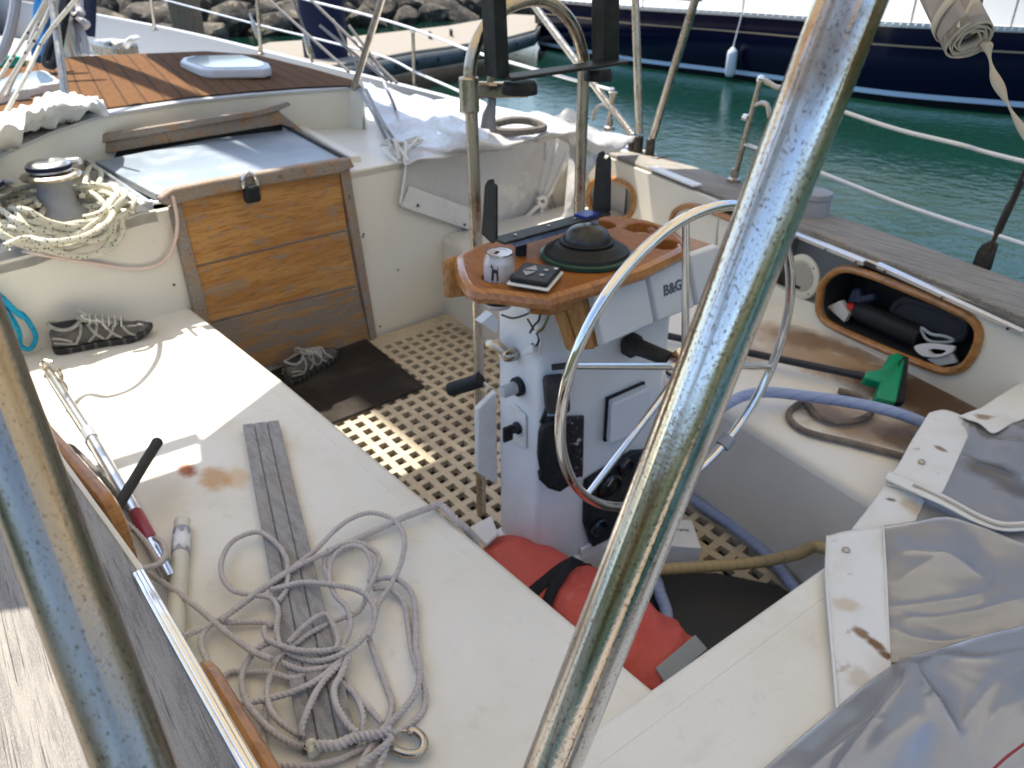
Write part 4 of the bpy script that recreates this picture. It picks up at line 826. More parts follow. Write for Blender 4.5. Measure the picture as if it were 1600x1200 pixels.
# flecked white rope heaped round the winch
rng = random.Random(5); c0 = Z(97,346,.80); mb = MB()
path = []
for k in range(13):
    ox, oy = rng.uniform(-.025,.025), rng.uniform(-.025,.025); ra, rb = rng.uniform(.12,.20), rng.uniform(.14,.21); rz = rng.uniform(.0,.075)
    for i in range(14):
        a = 2*math.pi*i/14; w = 1 + .10*math.sin(3*a + k*1.7)
        z = .802 + rz + .014*math.sin(2*a + k)
        p = V((c0.x + ox + ra*w*math.cos(a) - .02, c0.y + oy + rb*w*math.sin(a) + .0, z))
        edge_x = BD - .13*p.y
        if p.x < edge_x - .01: p.z -= (edge_x - .01 - p.x)*.7; p.x = p.x*.25 + (edge_x - .012)*.75
        path.append(p)
mb.tube(spline(path, 4), .0095, 8)
for k, pts in enumerate(([(30,300),(22,268),(45,286),(50,320),(30,345)], [(60,320),(48,296),(62,288),(72,310),(60,345)], [(130,300),(140,262),(158,270),(150,290),(132,272),(150,264)], [(128,306),(150,292),(172,306),(160,330),(130,340)], [(5,385),(40,372),(80,378),(130,370),(170,345),(176,320),(160,300),(120,310),(90,330)])):
    mb.tube(spline([Z(x, y, .86 - .008*j) for j, (x, y) in enumerate(pts)], 6), .0095, 8)
lone('rope_coil', mb, M['rope_white'], 'white flecked rope heaped in loops around the cockpit winch', 'rope', base=(c0.x, c0.y, .8))
# cable looping across the bulkhead
mb = MB(); mb.tube(spline([B(276,330,.045), B(269,309,.05), B(271,312,.055), B(277,345,.05), B(274,375,.035), B(262,402,.02), B(240,416,.015), B(205,420,.012), B(150,412,.012), B(90,402,.012), B(45,394,.02), Z(0,384,.735), Z(-40,376,.74)], 8), .0068, 10)
lone('cable', mb, M['cable'], 'pinkish cable sagging across the white bulkhead beneath the rope coil', 'cable', base=(2.95,-.5,.6))
# turquoise line
mb = MB(); z0 = .47
mb.tube(spline([B(-30,440,.03), B(0,462,.03), B(22,484,.03), B(36,492,.03), B(48,508,.03), B(56,528,.03), B(47,545,.035), B(32,540,.03), B(30,520,.03), B(20,500,.03), B(4,478,.03), B(-20,460,.03)], 6), .0085, 8)
mb.tube(spline([B(-20,470,.045), B(8,486,.045), B(18,505,.045), B(26,514,.04)], 6), .0085, 8); mb.tube(spline([B(4,466,.045), B(26,488,.05), B(38,496,.045)], 5), .010, 8)
lone('rope_loop', mb, M['turq'], 'turquoise rope loop hanging onto the seat near the bulkhead', 'rope', base=(2.75,-.05,.5))

# grooved grey plank
q = [Z(379,663,.421), Z(435,656,.421), Z(558,1152,.421), Z(470,1168,.421)]
mb = MB(); a, b = q[0], q[1]; L0, L1 = q[3]-q[0], q[2]-q[1]
segs = [(0,.30), (.325,.66), (.685,1.0)]
for s0, s1 in segs:
    p = [q[0].lerp(q[1], s0), q[0].lerp(q[1], s1), q[3].lerp(q[2], s1), q[3].lerp(q[2], s0)]; mb.prism([x - V((0,0,.020)) for x in p], (0,0,.020))
p = [x - V((0,0,.0195)) for x in q]; mb.prism([p[0].lerp(p[1],.01), p[0].lerp(p[1],.99), p[3].lerp(p[2],.99), p[3].lerp(p[2],.01)], (0,0,.014))
lone('plank', mb, M['teak_plank'], 'grey weathered plank with two long grooves lying under the tangled rope', 'plank', base=(1.4,-.4,.4), bevel=.002)

# tangled laid rope: traced strands lying on the seat
def zz5(l): return [(300 + a/4, 760 + b/4) for a, b in l]
def zz6(l): return [(300 + a/4, 900 + b/4) for a, b in l]
def lay(px, h0=0.0, r=.0058, seed=0, over=None):
    r_ = random.Random(seed); out = []
    for i, (x, y) in enumerate(px):
        h = .4 + r + h0 + .006*(1+math.sin(i*1.3 + seed)) + (over[i] if over else 0)
        out.append(Z(x, y, h))
    return even(spline(out, 10))
def even(P, step=.0024):
    o = [P[0]]; acc = 0.0
    for a, b in zip(P, P[1:]):
        L = (b-a).length; t = step - acc
        while t <= L and L > 0: o.append(a.lerp(b, t/L)); t += step
        acc = L - (t - step)
    return o + [P[-1]]
strands = [
 (zz5([(1500,128),(1400,165),(1280,212),(1050,320),(850,410)]), .0082, .004), (zz5([(850,410),(640,510),(450,640),(180,830),(0,915),(-60,935)]), .0060, .016),
 (zz5([(180,840),(420,650),(640,500),(760,410),(900,270),(1000,200),(1120,165),(1250,200),(1310,270),(1330,360),(1300,500),(1240,620),(1170,730),(1130,850),(1060,960),(930,1050),(800,1090),(660,1070),(560,1000),(530,900),(540,780),(500,700),(400,680),(260,650),(190,560),(190,450),(260,340),(400,285),(500,330),(570,410),(600,500),(590,640),(540,720)]), .0056, .018),
 (zz5([(490,650),(560,630),(700,600),(880,615),(1060,660),(1140,760),(1130,880),(1100,940)]), .0056, .026),
 (zz5([(860,590),(830,500),(840,430),(900,380),(1000,350),(1090,370),(1170,440),(1150,540),(1100,650),(1080,720),(1030,790),(900,840),(750,910),(640,990),(540,1080),(490,1190)]) + zz6([(470,720),(490,830),(560,920),(700,1010)]), .0054, .012),
 (zz5([(1110,600),(1120,470),(1060,380),(960,380),(880,450),(860,560),(890,670),(970,760),(990,880),(940,1000)]), .0054, .02),
 (zz5([(1120,600),(1200,570),(1300,590),(1380,680),(1400,850),(1400,1000)]) + zz6([(1425,560),(1410,700),(1350,800),(1230,930),(1100,1100),(1030,1230)]), .0060, .006),
 (zz5([(1130,640),(1230,640),(1320,720),(1350,850),(1370,1000)]) + zz6([(1395,540),(1440,650),(1460,760),(1430,860),(1330,950),(1220,1000)]), .0056, .0),
 (zz6([(1110,400),(1160,540),(1220,700),(1250,800),(1220,920),(1180,970)]), .0060, .0), (zz6([(900,640),(1000,720),(1100,820),(1190,920)]), .0054, .006),
 (zz6([(980,500),(930,620),(890,700),(900,800),(960,910),(1030,980)]), .0060, .022), (zz6([(930,550),(820,660),(740,800),(690,930),(680,1000)]), .0060, .02),
 (zz6([(960,500),(800,640),(640,720),(460,770),(300,790),(200,740),(160,650),(110,560),(60,440),(70,360),(130,290)]), .0058, .014),
 (zz6([(-340,-60),(-120,80),(0,170),(110,260),(240,370),(380,470),(500,520)]), .0060, .02),
 (zz6([(540,400),(430,440),(350,530),(310,640),(340,780),(420,890),(540,1000),(680,1060),(780,1062)]), .0060, .01),
 (zz6([(760,1060),(900,1058),(1020,1010),(1160,990),(1250,960)]), .0090, .018),
 (zz6([(470,780),(450,1000),(460,1100),(540,1180),(700,1190),(900,1150),(1080,1070),(1250,1000)]), .0058, .004),
 (zz6([(160,650),(250,800),(330,920),(380,1050),(440,1200)]), .0056, .0), (zz5([(450,880),(480,960),(640,1020),(800,1030),(960,1010)]), .0058, .022),
 (zz6([(600,420),(730,290),(830,240),(880,300),(915,400),(900,460)]), .0054, .024), (zz5([(150,840),(230,850),(450,850),(500,880)]), .0056, .004),
 (zz6([(560,540),(700,590),(860,560),(960,470)]), .0058, .012), (zz6([(160,660),(240,600),(340,600),(480,600),(640,640),(760,580)]), .0054, .002),
 (zz6([(1040,1200),(1120,1130),(1240,1020),(1190,960)]), .0060, .02), (zz6([(1150,1230),(1190,1130),(1230,1030)]), .0060, .008),
 (zz6([(1060,980),(1070,880),(1040,780),(960,640)]), .0054, .0),
]
mb = MB()
for i, (px, r, h0) in enumerate(strands): mb.tube(lay(px, h0, r, i), r*.93, 12, lobes=3, twist=215, amp=.55)
# the end that drops over the seat edge to the floor
mb.tube(even(spline([Z(675,792,.418), Z(690,790,.42), V((1.235,-.765,.415)), V((1.215,-.80,.35)), V((1.22,-.82,.2)), V((1.25,-.85,.06)), V((1.36,-.93,.03)), V((1.42,-1.0,.05)), V((1.40,-1.04,.09)), V((1.33,-1.0,.10))], 10)), .0085, 12, lobes=3, twist=170, amp=.55)
rp_ = lone('rope_tangle', mb, M['rope'], 'grey laid rope thrown in a loose tangle across the white seat', 'rope', base=(1.1,-.4,.4), smooth=60)
mb = MB(); mb.tube(spline([Z(*p, .416) for p in zz6([(1190,1030),(1240,1070),(1320,1108),(1400,1112),(1448,1075),(1445,1015),(1390,968),(1350,985)])], 8), [.0062]*3 + [.0075]*52 + [.0055]*2, 10); obj('snap_hook', mb, M['steel_dull'], rp_)
mb = MB(); mb.tube([Z(*p, .414) for p in zz6([(1385,972),(1290,965),(1220,985)])], .0028, 8); obj('hook_gate', mb, M['steel_dull'], rp_)
mb = MB(); mb.tube(spline([Z(*p, .43) for p in zz6([(735,1040),(750,1080),(765,1110)])], 4), [.010,.011,.012,.010,.008,.010,.010,.010,.011][:9], 8); obj('whipping', mb, M['rope_white'], rp_)

# boat hook and other gear along the port coaming
bh = thing('boat_hook', Z(160,700,.42), 'long aluminium boat hook lying along the port edge of the seat', 'boat hook')
zr_ = .425
P0, P1, P2 = Z(84,592,zr_), Z(140,678,zr_), Z(268,905,zr_)
mb = MB(); mb.tube([P0, P1.lerp(P0,.03)], .0135, 14); mb.tube([P1, Z(218,812,zr_)], .0155, 14); obj('shaft', mb, M['alu'], bh)
mb = MB(); mb.tube([P1.lerp(P0,.06), P1.lerp(P2,.05)], .0175, 14); obj('sleeve', mb, M['grey_pl'], bh)
mb = MB(); mb.tube([Z(212,802,zr_), Z(236,846,zr_)], .0165, 14); obj('red_band', mb, M['maroon'], bh)
mb = MB(); mb.tube([Z(236,846,zr_), P2], .0145, 14); obj('grip', mb, M['alu'], bh)
mb = MB(); mb.tube([Z(70,572,zr_), P0], [.010,.014], 10); mb.tube(spline([Z(84,590,zr_), Z(94,597,zr_+.01), Z(96,588,zr_+.01), Z(90,578,zr_+.01)], 4), .007, 8); mb.tube(spline([Z(70,575,zr_), Z(64,572,zr_+.01), Z(67,564,zr_+.01), Z(82,566,zr_+.005)], 4), .006, 8); obj('hook_head', mb, M['steel_dull'], bh)
mb = MB(); mb.tube([Z(108,698,.46), Z(212,888,.47)], .006, 8); mb.tube([Z(122,720,.47), Z(236,926,.47)], .005, 8); lone('thin_rods', mb, M['steel_dull'], 'pair of thin dull metal rods lying beside the boat hook', 'rods', base=(1.6,-.1,.45))
mb = MB(); mb.tube(spline([Z(60,640,.47), Z(92,690,.46), Z(115,700,.46), Z(150,735,.45), Z(180,770,.44), Z(205,800,.43), Z(222,822,.42)], 6), .0065, 8, lobes=6, twist=150, amp=.3); lone('thin_line', mb, M['rope_dark'], 'dark grimy line running beside the boat hook', 'rope', base=(1.9,-.1,.45))
wh_ = thing('winch_handle', Z(178,805,.47), 'black rubber-gripped winch handle standing out of the port locker', 'handle')
mb = MB(); a, b = Z(176,805,.47), Z(247,689,.50); mb.tube([a, a.lerp(b,.9), a.lerp(b,.985), b], [.0125,.0135,.0145,.0125], 18); obj('grip', mb, M['rubber'], wh_)
mb = MB(); mb.tube([a, a + V((-.03,.05,-.03))], .008, 10); obj('shank', mb, M['steel_dull'], wh_)
pt = thing('plastic_tube', Z(280,900,.42), 'cream plastic tube bound with dark and white tape on the seat', 'tube')
a, b = Z(285,815,.421), Z(272,1010,.421); mb = MB(); mb.tube([a, b], .0185, 20); obj('tube_body', mb, mk('cream_pvc', (.62,.59,.48), .4, layers=[(12, U, .5, .7, (.5,.46,.36), .6)]), pt)
mb = MB(); mb.tube([a.lerp(b,.09), a.lerp(b,.31)], .0195, 20); obj('dark_tape', mb, M['grey_pl'], pt)
mb = MB(); n = 9; t = (b-a).normalized(); w = t.cross(V((0,0,1))).normalized(); k = w.cross(t)
rows = [[a.lerp(b, u) + (w*math.cos(f) + k*math.sin(f))*.0205 for f in [(.35 + .16*i)*math.pi*.62 for i in range(n)]] for u in (.14 , .2, .24, .29)]
rows[0] = [p + t*.015*math.sin(i*2.2) for i, p in enumerate(rows[0])]; rows[3] = [p + t*.010*math.sin(i*1.7) for i, p in enumerate(rows[3])]
mb.grid(rows); obj('torn_label', mb, M['white_pl'], pt, solid=.0006)
mb = MB(); mb.tube(spline([Z(118,795,.60), Z(150,800,.57), Z(176,806,.55), Z(205,824,.52), Z(230,850,.50), Z(248,876,.48), Z(258,870,.47), Z(254,850,.46), Z(242,840,.45)], 18), .0055, 12, lobes=3, twist=215, amp=.55)
mb.tube(spline([Z(140,888,.62), Z(165,884,.58), Z(190,890,.55), Z(225,888,.52), Z(250,880,.49), Z(258,868,.47)], 18), .0055, 12, lobes=3, twist=215, amp=.55)
lone('cord_loop', mb, M['rope'], 'pale twisted cord looping over the port coaming beside the tube', 'rope', base=(1.45,-.1,.5), smooth=60)

# can on the table and the one hanging beneath
def can(c, mat, label, r=.033, h=.112):
    t = thing('drink_can', c, label, 'can'); c = V(c)
    mb = MB(); mb.lathe([(r*.75,0), (r*.92,.006), (r,.014), (r,h-.024), (r*.96,h-.014), (r*.83,h-.004), (r*.83,h)], c, (0,0,1), 36); obj('can_body', mb, mat, t, smooth=50)
    mb = MB(); mb.lathe([(r*.86,h-.002), (r*.86,h+.002), (r*.78,h+.002), (r*.76,h-.004), (.003,h-.004)], c, (0,0,1), 36); obj('lid', mb, M['canlid'], t)
    mb = MB(); mb.box(c + V((.004,.002,h-.001)), (.010,.020,.002), Matrix.Rotation(.5, 3, 'Z')); obj('pull_tab', mb, M['canlid'], t, bevel=.001)
    mb = MB(); mb.lathe([(.009,0), (.009,.0015)], c + V((-.012,.004,h-.004)), (0,0,1), 14); obj('mouth', mb, M['dark'], t); return t
cc_ = V((1.284,-.932,.905)); ct = can(tuple(cc_), M['can'], 'pale grey drink can with a black emblem sunk in a table hole', .0335, .125)
face = (V((CC.x, CC.y, 0)) - V((cc_.x, cc_.y, 0))).normalized(); sdv = V((-face.y, face.x, 0))
if sdv.dot(CR) < 0: sdv = -sdv
def canpt(u, v, r=.0342): 
    a = u/r; return V((cc_.x, cc_.y, .948 + v)) + (face*math.cos(a) + sdv*math.sin(a))*r
mb = MB()
for poly in ([(-.018,.030),(-.012,.030),(-.010,.052),(-.016,.050)], [(-.016,.050),(-.004,.046),(-.003,.054),(-.015,.058)], [(-.005,.030),(-.001,.030),(-.002,.064),(-.006,.048)], [(-.019,.060),(-.013,.058),(-.016,.068)], [(-.020,.020),(-.002,.020),(-.003,.026),(-.018,.027)]):
    mb.add([canpt(*q) for q in poly], [tuple(range(len(poly)))])
obj('emblem', mb, M['ink'], ct, solid=.0004, smooth=0)
mb = MB(); mb.lathe([(.036,.014), (.036,.026)], cc_, (0,0,1), 30); obj('holder_ring', mb, M['black'], ct)

# red bag on the floor with black straps
rb = thing('red_bag', (1.05,-1.0,0), 'red fabric safety-gear bag strapped with black webbing on the cockpit floor', 'bag')
axis = [Z(770,838,.12), Z(800,850,.14), Z(850,885,.15), Z(905,925,.15), Z(960,965,.15), Z(1010,1000,.14), Z(1050,1025,.13), Z(1085,1050,.10)]
hw = [.045,.085,.105,.115,.12,.125,.12,.09]; n = 30; rows = []
ax2 = spline(axis, 4); hw2 = [hw[min(i//4, 7)]*(1-(i % 4)/4) + hw[min(i//4+1, 7)]*((i % 4)/4) for i in range(len(ax2))]
ax2 = spline(ax2, 2); hw2 = [hw2[min(i//2, len(hw2)-1)]*.5 + hw2[min((i+1)//2, len(hw2)-1)]*.5 for i in range(len(ax2))]
for i, (p, w) in enumerate(zip(ax2, hw2)):
    t = (ax2[min(i+1, len(ax2)-1)] - ax2[max(i-1, 0)]); t.z = 0; t.normalize(); s_ = V((-t.y, t.x, 0)); ring = []
    for k in range(n+1):
        a = 2*math.pi*k/n; w2 = w*(1 + .06*math.sin(3*a + i*.35) + .045*math.sin(5*a - i*.6) + .03*math.sin(2*a + i*.6))
        ring.append(V((p.x, p.y, max(.014, p.z*.7))) + s_*math.cos(a)*w2 + V((0,0,1))*max(-p.z*.7 + .014, math.sin(a)*w2*.56 + .05*w*mnoise.noise(V((i*.35, a*2.2, 3))) + .05*w*mnoise.noise(V((p.x*16, p.y*16 + a*1.5, a*.8)))))
    rows.append(ring)
mb = MB(); mb.grid(rows); mb.add(rows[0][:-1], [tuple(range(n))]); mb.add(rows[-1][:-1], [tuple(range(n))]); obj('bag_body', mb, M['red'], rb, smooth=80, sub=1)
def over(i0, wid, nm, mat, a0, a1, lift=.006, skew=0.0):
    mb = MB(); rr = []
    for k in range(n+1):
        if not (a0 <= k <= a1): continue
        f = i0 + skew*(k - (a0+a1)/2); i = max(0, min(len(rows)-2, int(f))); u = f - i
        p = rows[i][k].lerp(rows[i+1][k], u); q = rows[min(i+2, len(rows)-1)][k] - rows[max(i-1, 0)][k]; q.normalize()
        c_ = V((ax2[i].x, ax2[i].y, rows[i][k].z*.5 + .05)); o = (p - c_).normalized()*lift
        rr.append([p + o - q*wid/2, p + o + q*wid/2])
    mb.grid(rr); return obj(nm, mb, M[mat], rb, solid=.003, smooth=60)
over(19, .035, 'strap', 'webbing', 0, 17, skew=.0); over(20.5, .035, 'strap', 'webbing', 1, 15, .011, .5)
mb = MB(); e = [Z(1024,1046,.165), Z(1086,994,.165), Z(1105,1016,.14), Z(1040,1070,.14)]; mb.prism(e, (0,0,.006)); obj('reflective_band', mb, M['reflect'], rb, bevel=.002)
mb = MB(); e = [Z(733,828,.13), Z(768,810,.14), Z(779,838,.15), Z(760,856,.13)]; mb.prism(e, (0,0,.012)); ta = obj('end_tab', mb, M['canvas'], rb, bevel=.004)
c = Z(753,830,.143); mb = MB(); mb.lathe([(.008,0), (.008,.003)], c, (0,0,1), 14); obj('grommet', mb, M['steel_dull'], ta)
# white box on the floor
wb = thing('white_box', (1.1,-1.47,0), 'small white carton lying on the grating behind the pedestal', 'box')
q = [Z(1010,808,.085), Z(1081,812,.085), Z(1096,856,.085), Z(1015,850,.085)]
mb = MB(); mb.prism([p - V((0,0,.07)) for p in q], (0,0,.07)); obj('carton', mb, M['white_pl'], wb, bevel=.003)
xd = q[2]-q[3]; yd = q[0]-q[3]; lettering('box_lettering', 'nerix', .018, q[0]*.27 + q[1]*.27 + q[2]*.23 + q[3]*.23 + xd*.22 + yd*.06 + V((0,0,.0008)), xd, yd, M['lettering'], wb)
# hoses
mb = MB(); hp = [Z(1540,715,.425), Z(1490,686,.43), Z(1440,660,.445), Z(1390,642,.46), Z(1330,629,.46), Z(1260,619,.452), Z(1200,613,.45), Z(1165,618,.45), Z(1135,632,.445), Z(1105,655,.41), Z(1072,700,.28), Z(1058,735,.14), Z(1070,768,.05), Z(1100,792,.03), Z(1150,826,.03), Z(1200,868,.03), Z(1240,916,.03), V((.74,-1.58,.03))]
mb.tube(spline(hp, 8), .0165, 14); lone('blue_hose', mb, M['hose_blue'], 'lavender-blue ribbed hose arching from the starboard seat down to the floor', 'hose', base=(1.1,-1.7,.3))
mb = MB(); mb.tube(spline([V((1.22,-1.33,.03)), Z(1018,895,.035), Z(1032,930,.035), Z(1042,960,.035), V((.93,-1.2,.03))], 8), .017, 14); lone('hose_piece', mb, M['hose_blue'], 'short lavender-blue hose end lying beside the red bag', 'hose', base=(1.0,-1.25,.03))
mb = MB(); mb.tube(spline([V((1.2,-1.15,.06)), Z(1025,890,.07), Z(1090,886,.075), Z(1180,879,.09), Y(1245,866,-1.60), Y(1288,856,-1.615), V((.56,-1.62,.22))], 8), .0165, 14); lone('tan_hose', mb, M['hose_yel'], 'tan ribbed hose stretched across the floor under the aft deck edge', 'hose', base=(.95,-1.5,.08))
M['hose_dark'] = mk('grimy_hose', (.14,.115,.095), .7, layers=[(30, U, .45, .65, (.22,.18,.14), .7)])
mb = MB(); mb.tube(spline([Z(1440,722,.412), Z(1400,710,.412), Z(1330,692,.412), Z(1265,676,.412), Z(1238,660,.412), Z(1233,645,.412), Z(1250,630,.412), Z(1262,632,.413), Z(1275,648,.415), Z(1300,658,.415), Z(1330,659,.415), Z(1352,652,.415), Z(1362,640,.412), Z(1348,622,.412), Z(1310,610,.412)], 7), .0095, 10)
lone('grimy_hose', mb, M['hose_dark'], 'grimy brown hose looped in the dirt on the starboard seat', 'hose', base=(1.0,-1.9,.41))
# scrubbing brush
br = thing('scrub_brush', Z(1370,600,.42), 'green-headed scrubbing brush with a long black handle on the dirty seat', 'brush')
mb = MB(); mb.tube([Z(1030,522,.43), Z(1352,589,.45)], .0125, 12); obj('handle', mb, M['blackpole'], br)
hb, ht = Z(1391,634,.405), Z(1401,556,.47); hv = Z(1349,590,.45)
dz = (ht - hb); nb = (hv - hb.lerp(ht,.5)).normalized()
mb = MB(); sv = dz.cross(nb).normalized()
pr = [Z(1348,596,.45), Z(1350,585,.455), Z(1376,581,.46), Z(1386,560,.475), Z(1398,556,.475), Z(1412,562,.472), Z(1396,634,.41), Z(1368,628,.41), Z(1366,620,.415), Z(1372,602,.43)]
mb.prism([p - sv*.018 for p in pr], sv*.036); obj('brush_head', mb, M['greenbrush'], br, bevel=.006, seg=3)
mb = MB(); pr = [Z(1401,560,.472), Z(1415,565,.468), Z(1408,634,.405), Z(1391,634,.405)]; mb.prism([p - sv*.02 for p in pr], sv*.04); obj('bristles', mb, M['bristle'], br)

# things stowed in the starboard locker
bt = thing('bottle', SP(1390,500,-.08), 'black bottle with a red cap lying in the framed locker', 'bottle')
a, b = SP(1336,482,-.06), SP(1440,528,-.06); mb = MB(); dd = (b-a); L = dd.length
mb.lathe([(.012,0), (.028,.012), (.036,.03), (.037,L*.55), (.037,L-.015), (.03,L)], a, dd, 24); obj('bottle_body', mb, M['black'], bt)
mb = MB(); mb.lathe([(.012,-.028), (.014,-.022), (.014,.0)], a, dd, 16); obj('cap', mb, M['bottle_red'], bt)
mb = MB(); rr = []
for i in range(12):
    for s in (0, 1): pass
c = SP(1455,500,-.115); mb.tube(spline([SP(1398,490,-.12), SP(1410,470,-.12), SP(1440,474,-.12), SP(1490,492,-.12), SP(1508,504,-.12), SP(1500,530,-.12), SP(1450,525,-.12)], 5, closed=True), .012, 8, closed=True)
mb.prism([SP(1398,490,-.13), SP(1410,470,-.13), SP(1440,474,-.13), SP(1508,504,-.13), SP(1500,535,-.13), SP(1450,530,-.13)], SN*.012)
M['ribgrey'] = mk('ribbed_grey_pad', (.055,.055,.06), .8, waves=[('x', .009, .2, (.02,.02,.02), .8, (1,0,0))])
lone('ribbed_pad', mb, M['ribgrey'], 'dark grey ribbed pad tucked at the back of the framed locker', 'pad', base=tuple(c))
mk_ = thing('plastic_reel', SP(1465,550,-.03), 'white slotted plastic hand reel in the lower corner of the locker', 'reel')
mb = MB(); q = spline([SP(*p, -.03) for p in ((1432,541),(1450,536),(1475,538),(1494,541),(1490,550),(1470,557),(1445,555))], 4, closed=True); c = sum(q, V((0,0,0)))/len(q)
h1 = [c + (p-c)*.42 - (q[4]-c)*.28 for p in q]; h2 = [c + (p-c)*.42 + (q[4]-c)*.38 for p in q]
mb.holed(q, [h1, h2] if False else [h1], SN*.012); obj('reel_rim', mb, M['white_pl'], mk_, bevel=.002)
mb = MB(); mb.prism([SP(1452,560,-.04), SP(1490,548,-.04), SP(1500,566,-.04), SP(1470,572,-.04)], SN*.015); obj('reel_foot', mb, M['knob'], mk_, bevel=.004)
mb = MB()
for p in ([(1332,470),(1340,450),(1350,448),(1352,462),(1372,456),(1374,468),(1350,474)], ): mb.prism([SP(*q, -.10) for q in p], SN*.03)
lone('rubber_glove', mb, mk('dark_blue_rubber', (.035,.045,.09), .6), 'dark blue rubber glove crumpled at the left end of the locker', 'glove', base=tuple(SP(1350,465,-.1)), bevel=.008)
mb = MB(); mb.prism([SP(1298,478,-.06), SP(1320,468,-.06), SP(1332,490,-.06), SP(1325,502,-.06)], SN*.02); lone('paper_packet', mb, M['canvas'], 'pale packet wedged in the left corner of the locker', 'packet', base=tuple(SP(1315,485,-.06)), bevel=.002)
mb = MB(); mb.tube(spline([SP(1440,512,-.05), SP(1455,522,-.04), SP(1475,525,-.04), SP(1490,532,-.05), SP(1470,535,-.05), SP(1448,530,-.05)], 4, closed=True), .005, 6, closed=True); lone('cord_coil', mb, M['knob'], 'small coil of grey cord beside the bottle in the locker', 'cord', base=tuple(SP(1465,528,-.05)))
mb = MB(); a, b = SP(1102,352,-.07), SP(1128,384,-.06); mb.tube([a, b], .045, 20); lone('grey_roll', mb, M['grey_pl'], 'grey rolled cloth in the round-cornered locker behind the wheel', 'roll', base=tuple(a), bevel=.006)

# clear vinyl enclosure panel heaped on the aft deck
ev = thing('enclosure_panel', Z(1450,850,.45), 'dirty clear vinyl enclosure panel with white hems heaped on the aft deck', 'vinyl panel')
def sheet(name, ctrl, mat, nu=8, nv=8, amp=.0, fr=9, th=.0015, creases=()):
    g_ = surf([[Z(x, y, z) for x, y, z in r] for r in ctrl], nu, nv)
    if amp:
        for r in g_:
            for i, p in enumerate(r): r[i] = p + V((0,0, amp*(mnoise.noise(p*fr) + .5*mnoise.noise(p*fr*2.3))))
    for pts, h, w in creases:                  # ridges pressed into the sheet
        ln = spline([Z(x, y, .50) for x, y in pts], 6); nl = len(ln) - 1
        for r in g_:
            for i, p in enumerate(r):
                best, bt = 9, 0
                for j in range(nl):
                    a, b = ln[j], ln[j+1]; dx, dy = b.x-a.x, b.y-a.y; q = dx*dx + dy*dy + 1e-9
                    u = max(0, min(1, ((p.x-a.x)*dx + (p.y-a.y)*dy)/q)); d = math.hypot(p.x-a.x-dx*u, p.y-a.y-dy*u)
                    if d < best: best, bt = d, (j+u)/nl
                r[i] = p + V((0,0, .62*h*math.exp(-best/w)*math.sin(math.pi*max(0, min(1, bt)))**.6))
    mb = MB(); mb.grid(g_); return obj(name, mb, mat, ev, solid=th, smooth=80)
# upper clear pane, right of strip
sheet('clear_pane', [[(1505,655,.50),(1535,652,.50),(1565,648,.515),(1610,640,.52),(1700,625,.50)], [(1480,705,.485),(1520,712,.49),(1560,708,.51),(1610,700,.52),(1700,690,.50)], [(1455,762,.475),(1500,782,.48),(1550,800,.49),(1610,800,.49),(1700,790,.48)], [(1430,815,.468),(1480,840,.47),(1540,860,.475),(1610,865,.475),(1700,860,.47)]], M['vinyl'], 18, 18, amp=.0035, creases=[([(1520,660),(1540,690),(1600,705)], .012, .010), ([(1500,700),(1540,730),(1600,760)], .010, .012), ([(1530,650),(1570,672),(1610,690)], .012, .008)])
sheet('white_hem', [[(1452,645,.495),(1475,640,.50),(1500,648,.50),(1520,664,.495)], [(1428,682,.485),(1455,680,.495),(1482,690,.495),(1502,706,.49)], [(1404,725,.475),(1430,728,.485),(1460,740,.485),(1477,760,.48)], [(1385,752,.465),(1410,760,.47),(1440,772,.47),(1462,785,.468)]], M['canvas'], amp=.004, th=.003)
sheet('white_hem', [[(1384,756,.462),(1408,764,.470),(1435,777,.470),(1455,788,.466)], [(1358,792,.458),(1385,798,.466),(1412,806,.466),(1440,815,.462)], [(1330,828,.455),(1360,832,.460),(1400,838,.460),(1430,842,.458)]], M['canvas'], amp=.004, th=.003)
sheet('white_hem', [[(1498,650,.505),(1530,638,.515),(1565,615,.525),(1620,585,.53)], [(1515,656,.508),(1545,655,.52),(1580,640,.53),(1625,615,.535)], [(1535,664,.508),(1552,676,.518),(1585,660,.525),(1630,640,.53)]], M['canvas'], amp=.006, th=.003)
zp_ = sheet('zip_tape', [[(1388,735,.475),(1430,752,.495),(1480,775,.500),(1530,802,.500),(1570,815,.500),(1620,812,.50)], [(1382,748,.475),(1425,768,.495),(1475,790,.500),(1525,816,.500),(1570,829,.500),(1620,826,.50)]], M['canvas'], 4, 8, th=.003)
mb = MB(); tz = spline([Z(x, y, z) for x, y, z in ((1428,757,.4985),(1480,781,.5035),(1530,808,.5035),(1570,821,.5035),(1620,818,.5035))], 14)
for i, p in enumerate(tz[:-1]): mb.box(p, (.0035,.008,.0025), Matrix.Rotation(math.atan2(tz[i+1].y-p.y, tz[i+1].x-p.x), 3, 'Z'))
obj('zip_teeth', mb, M['khaki'], zp_, smooth=0)
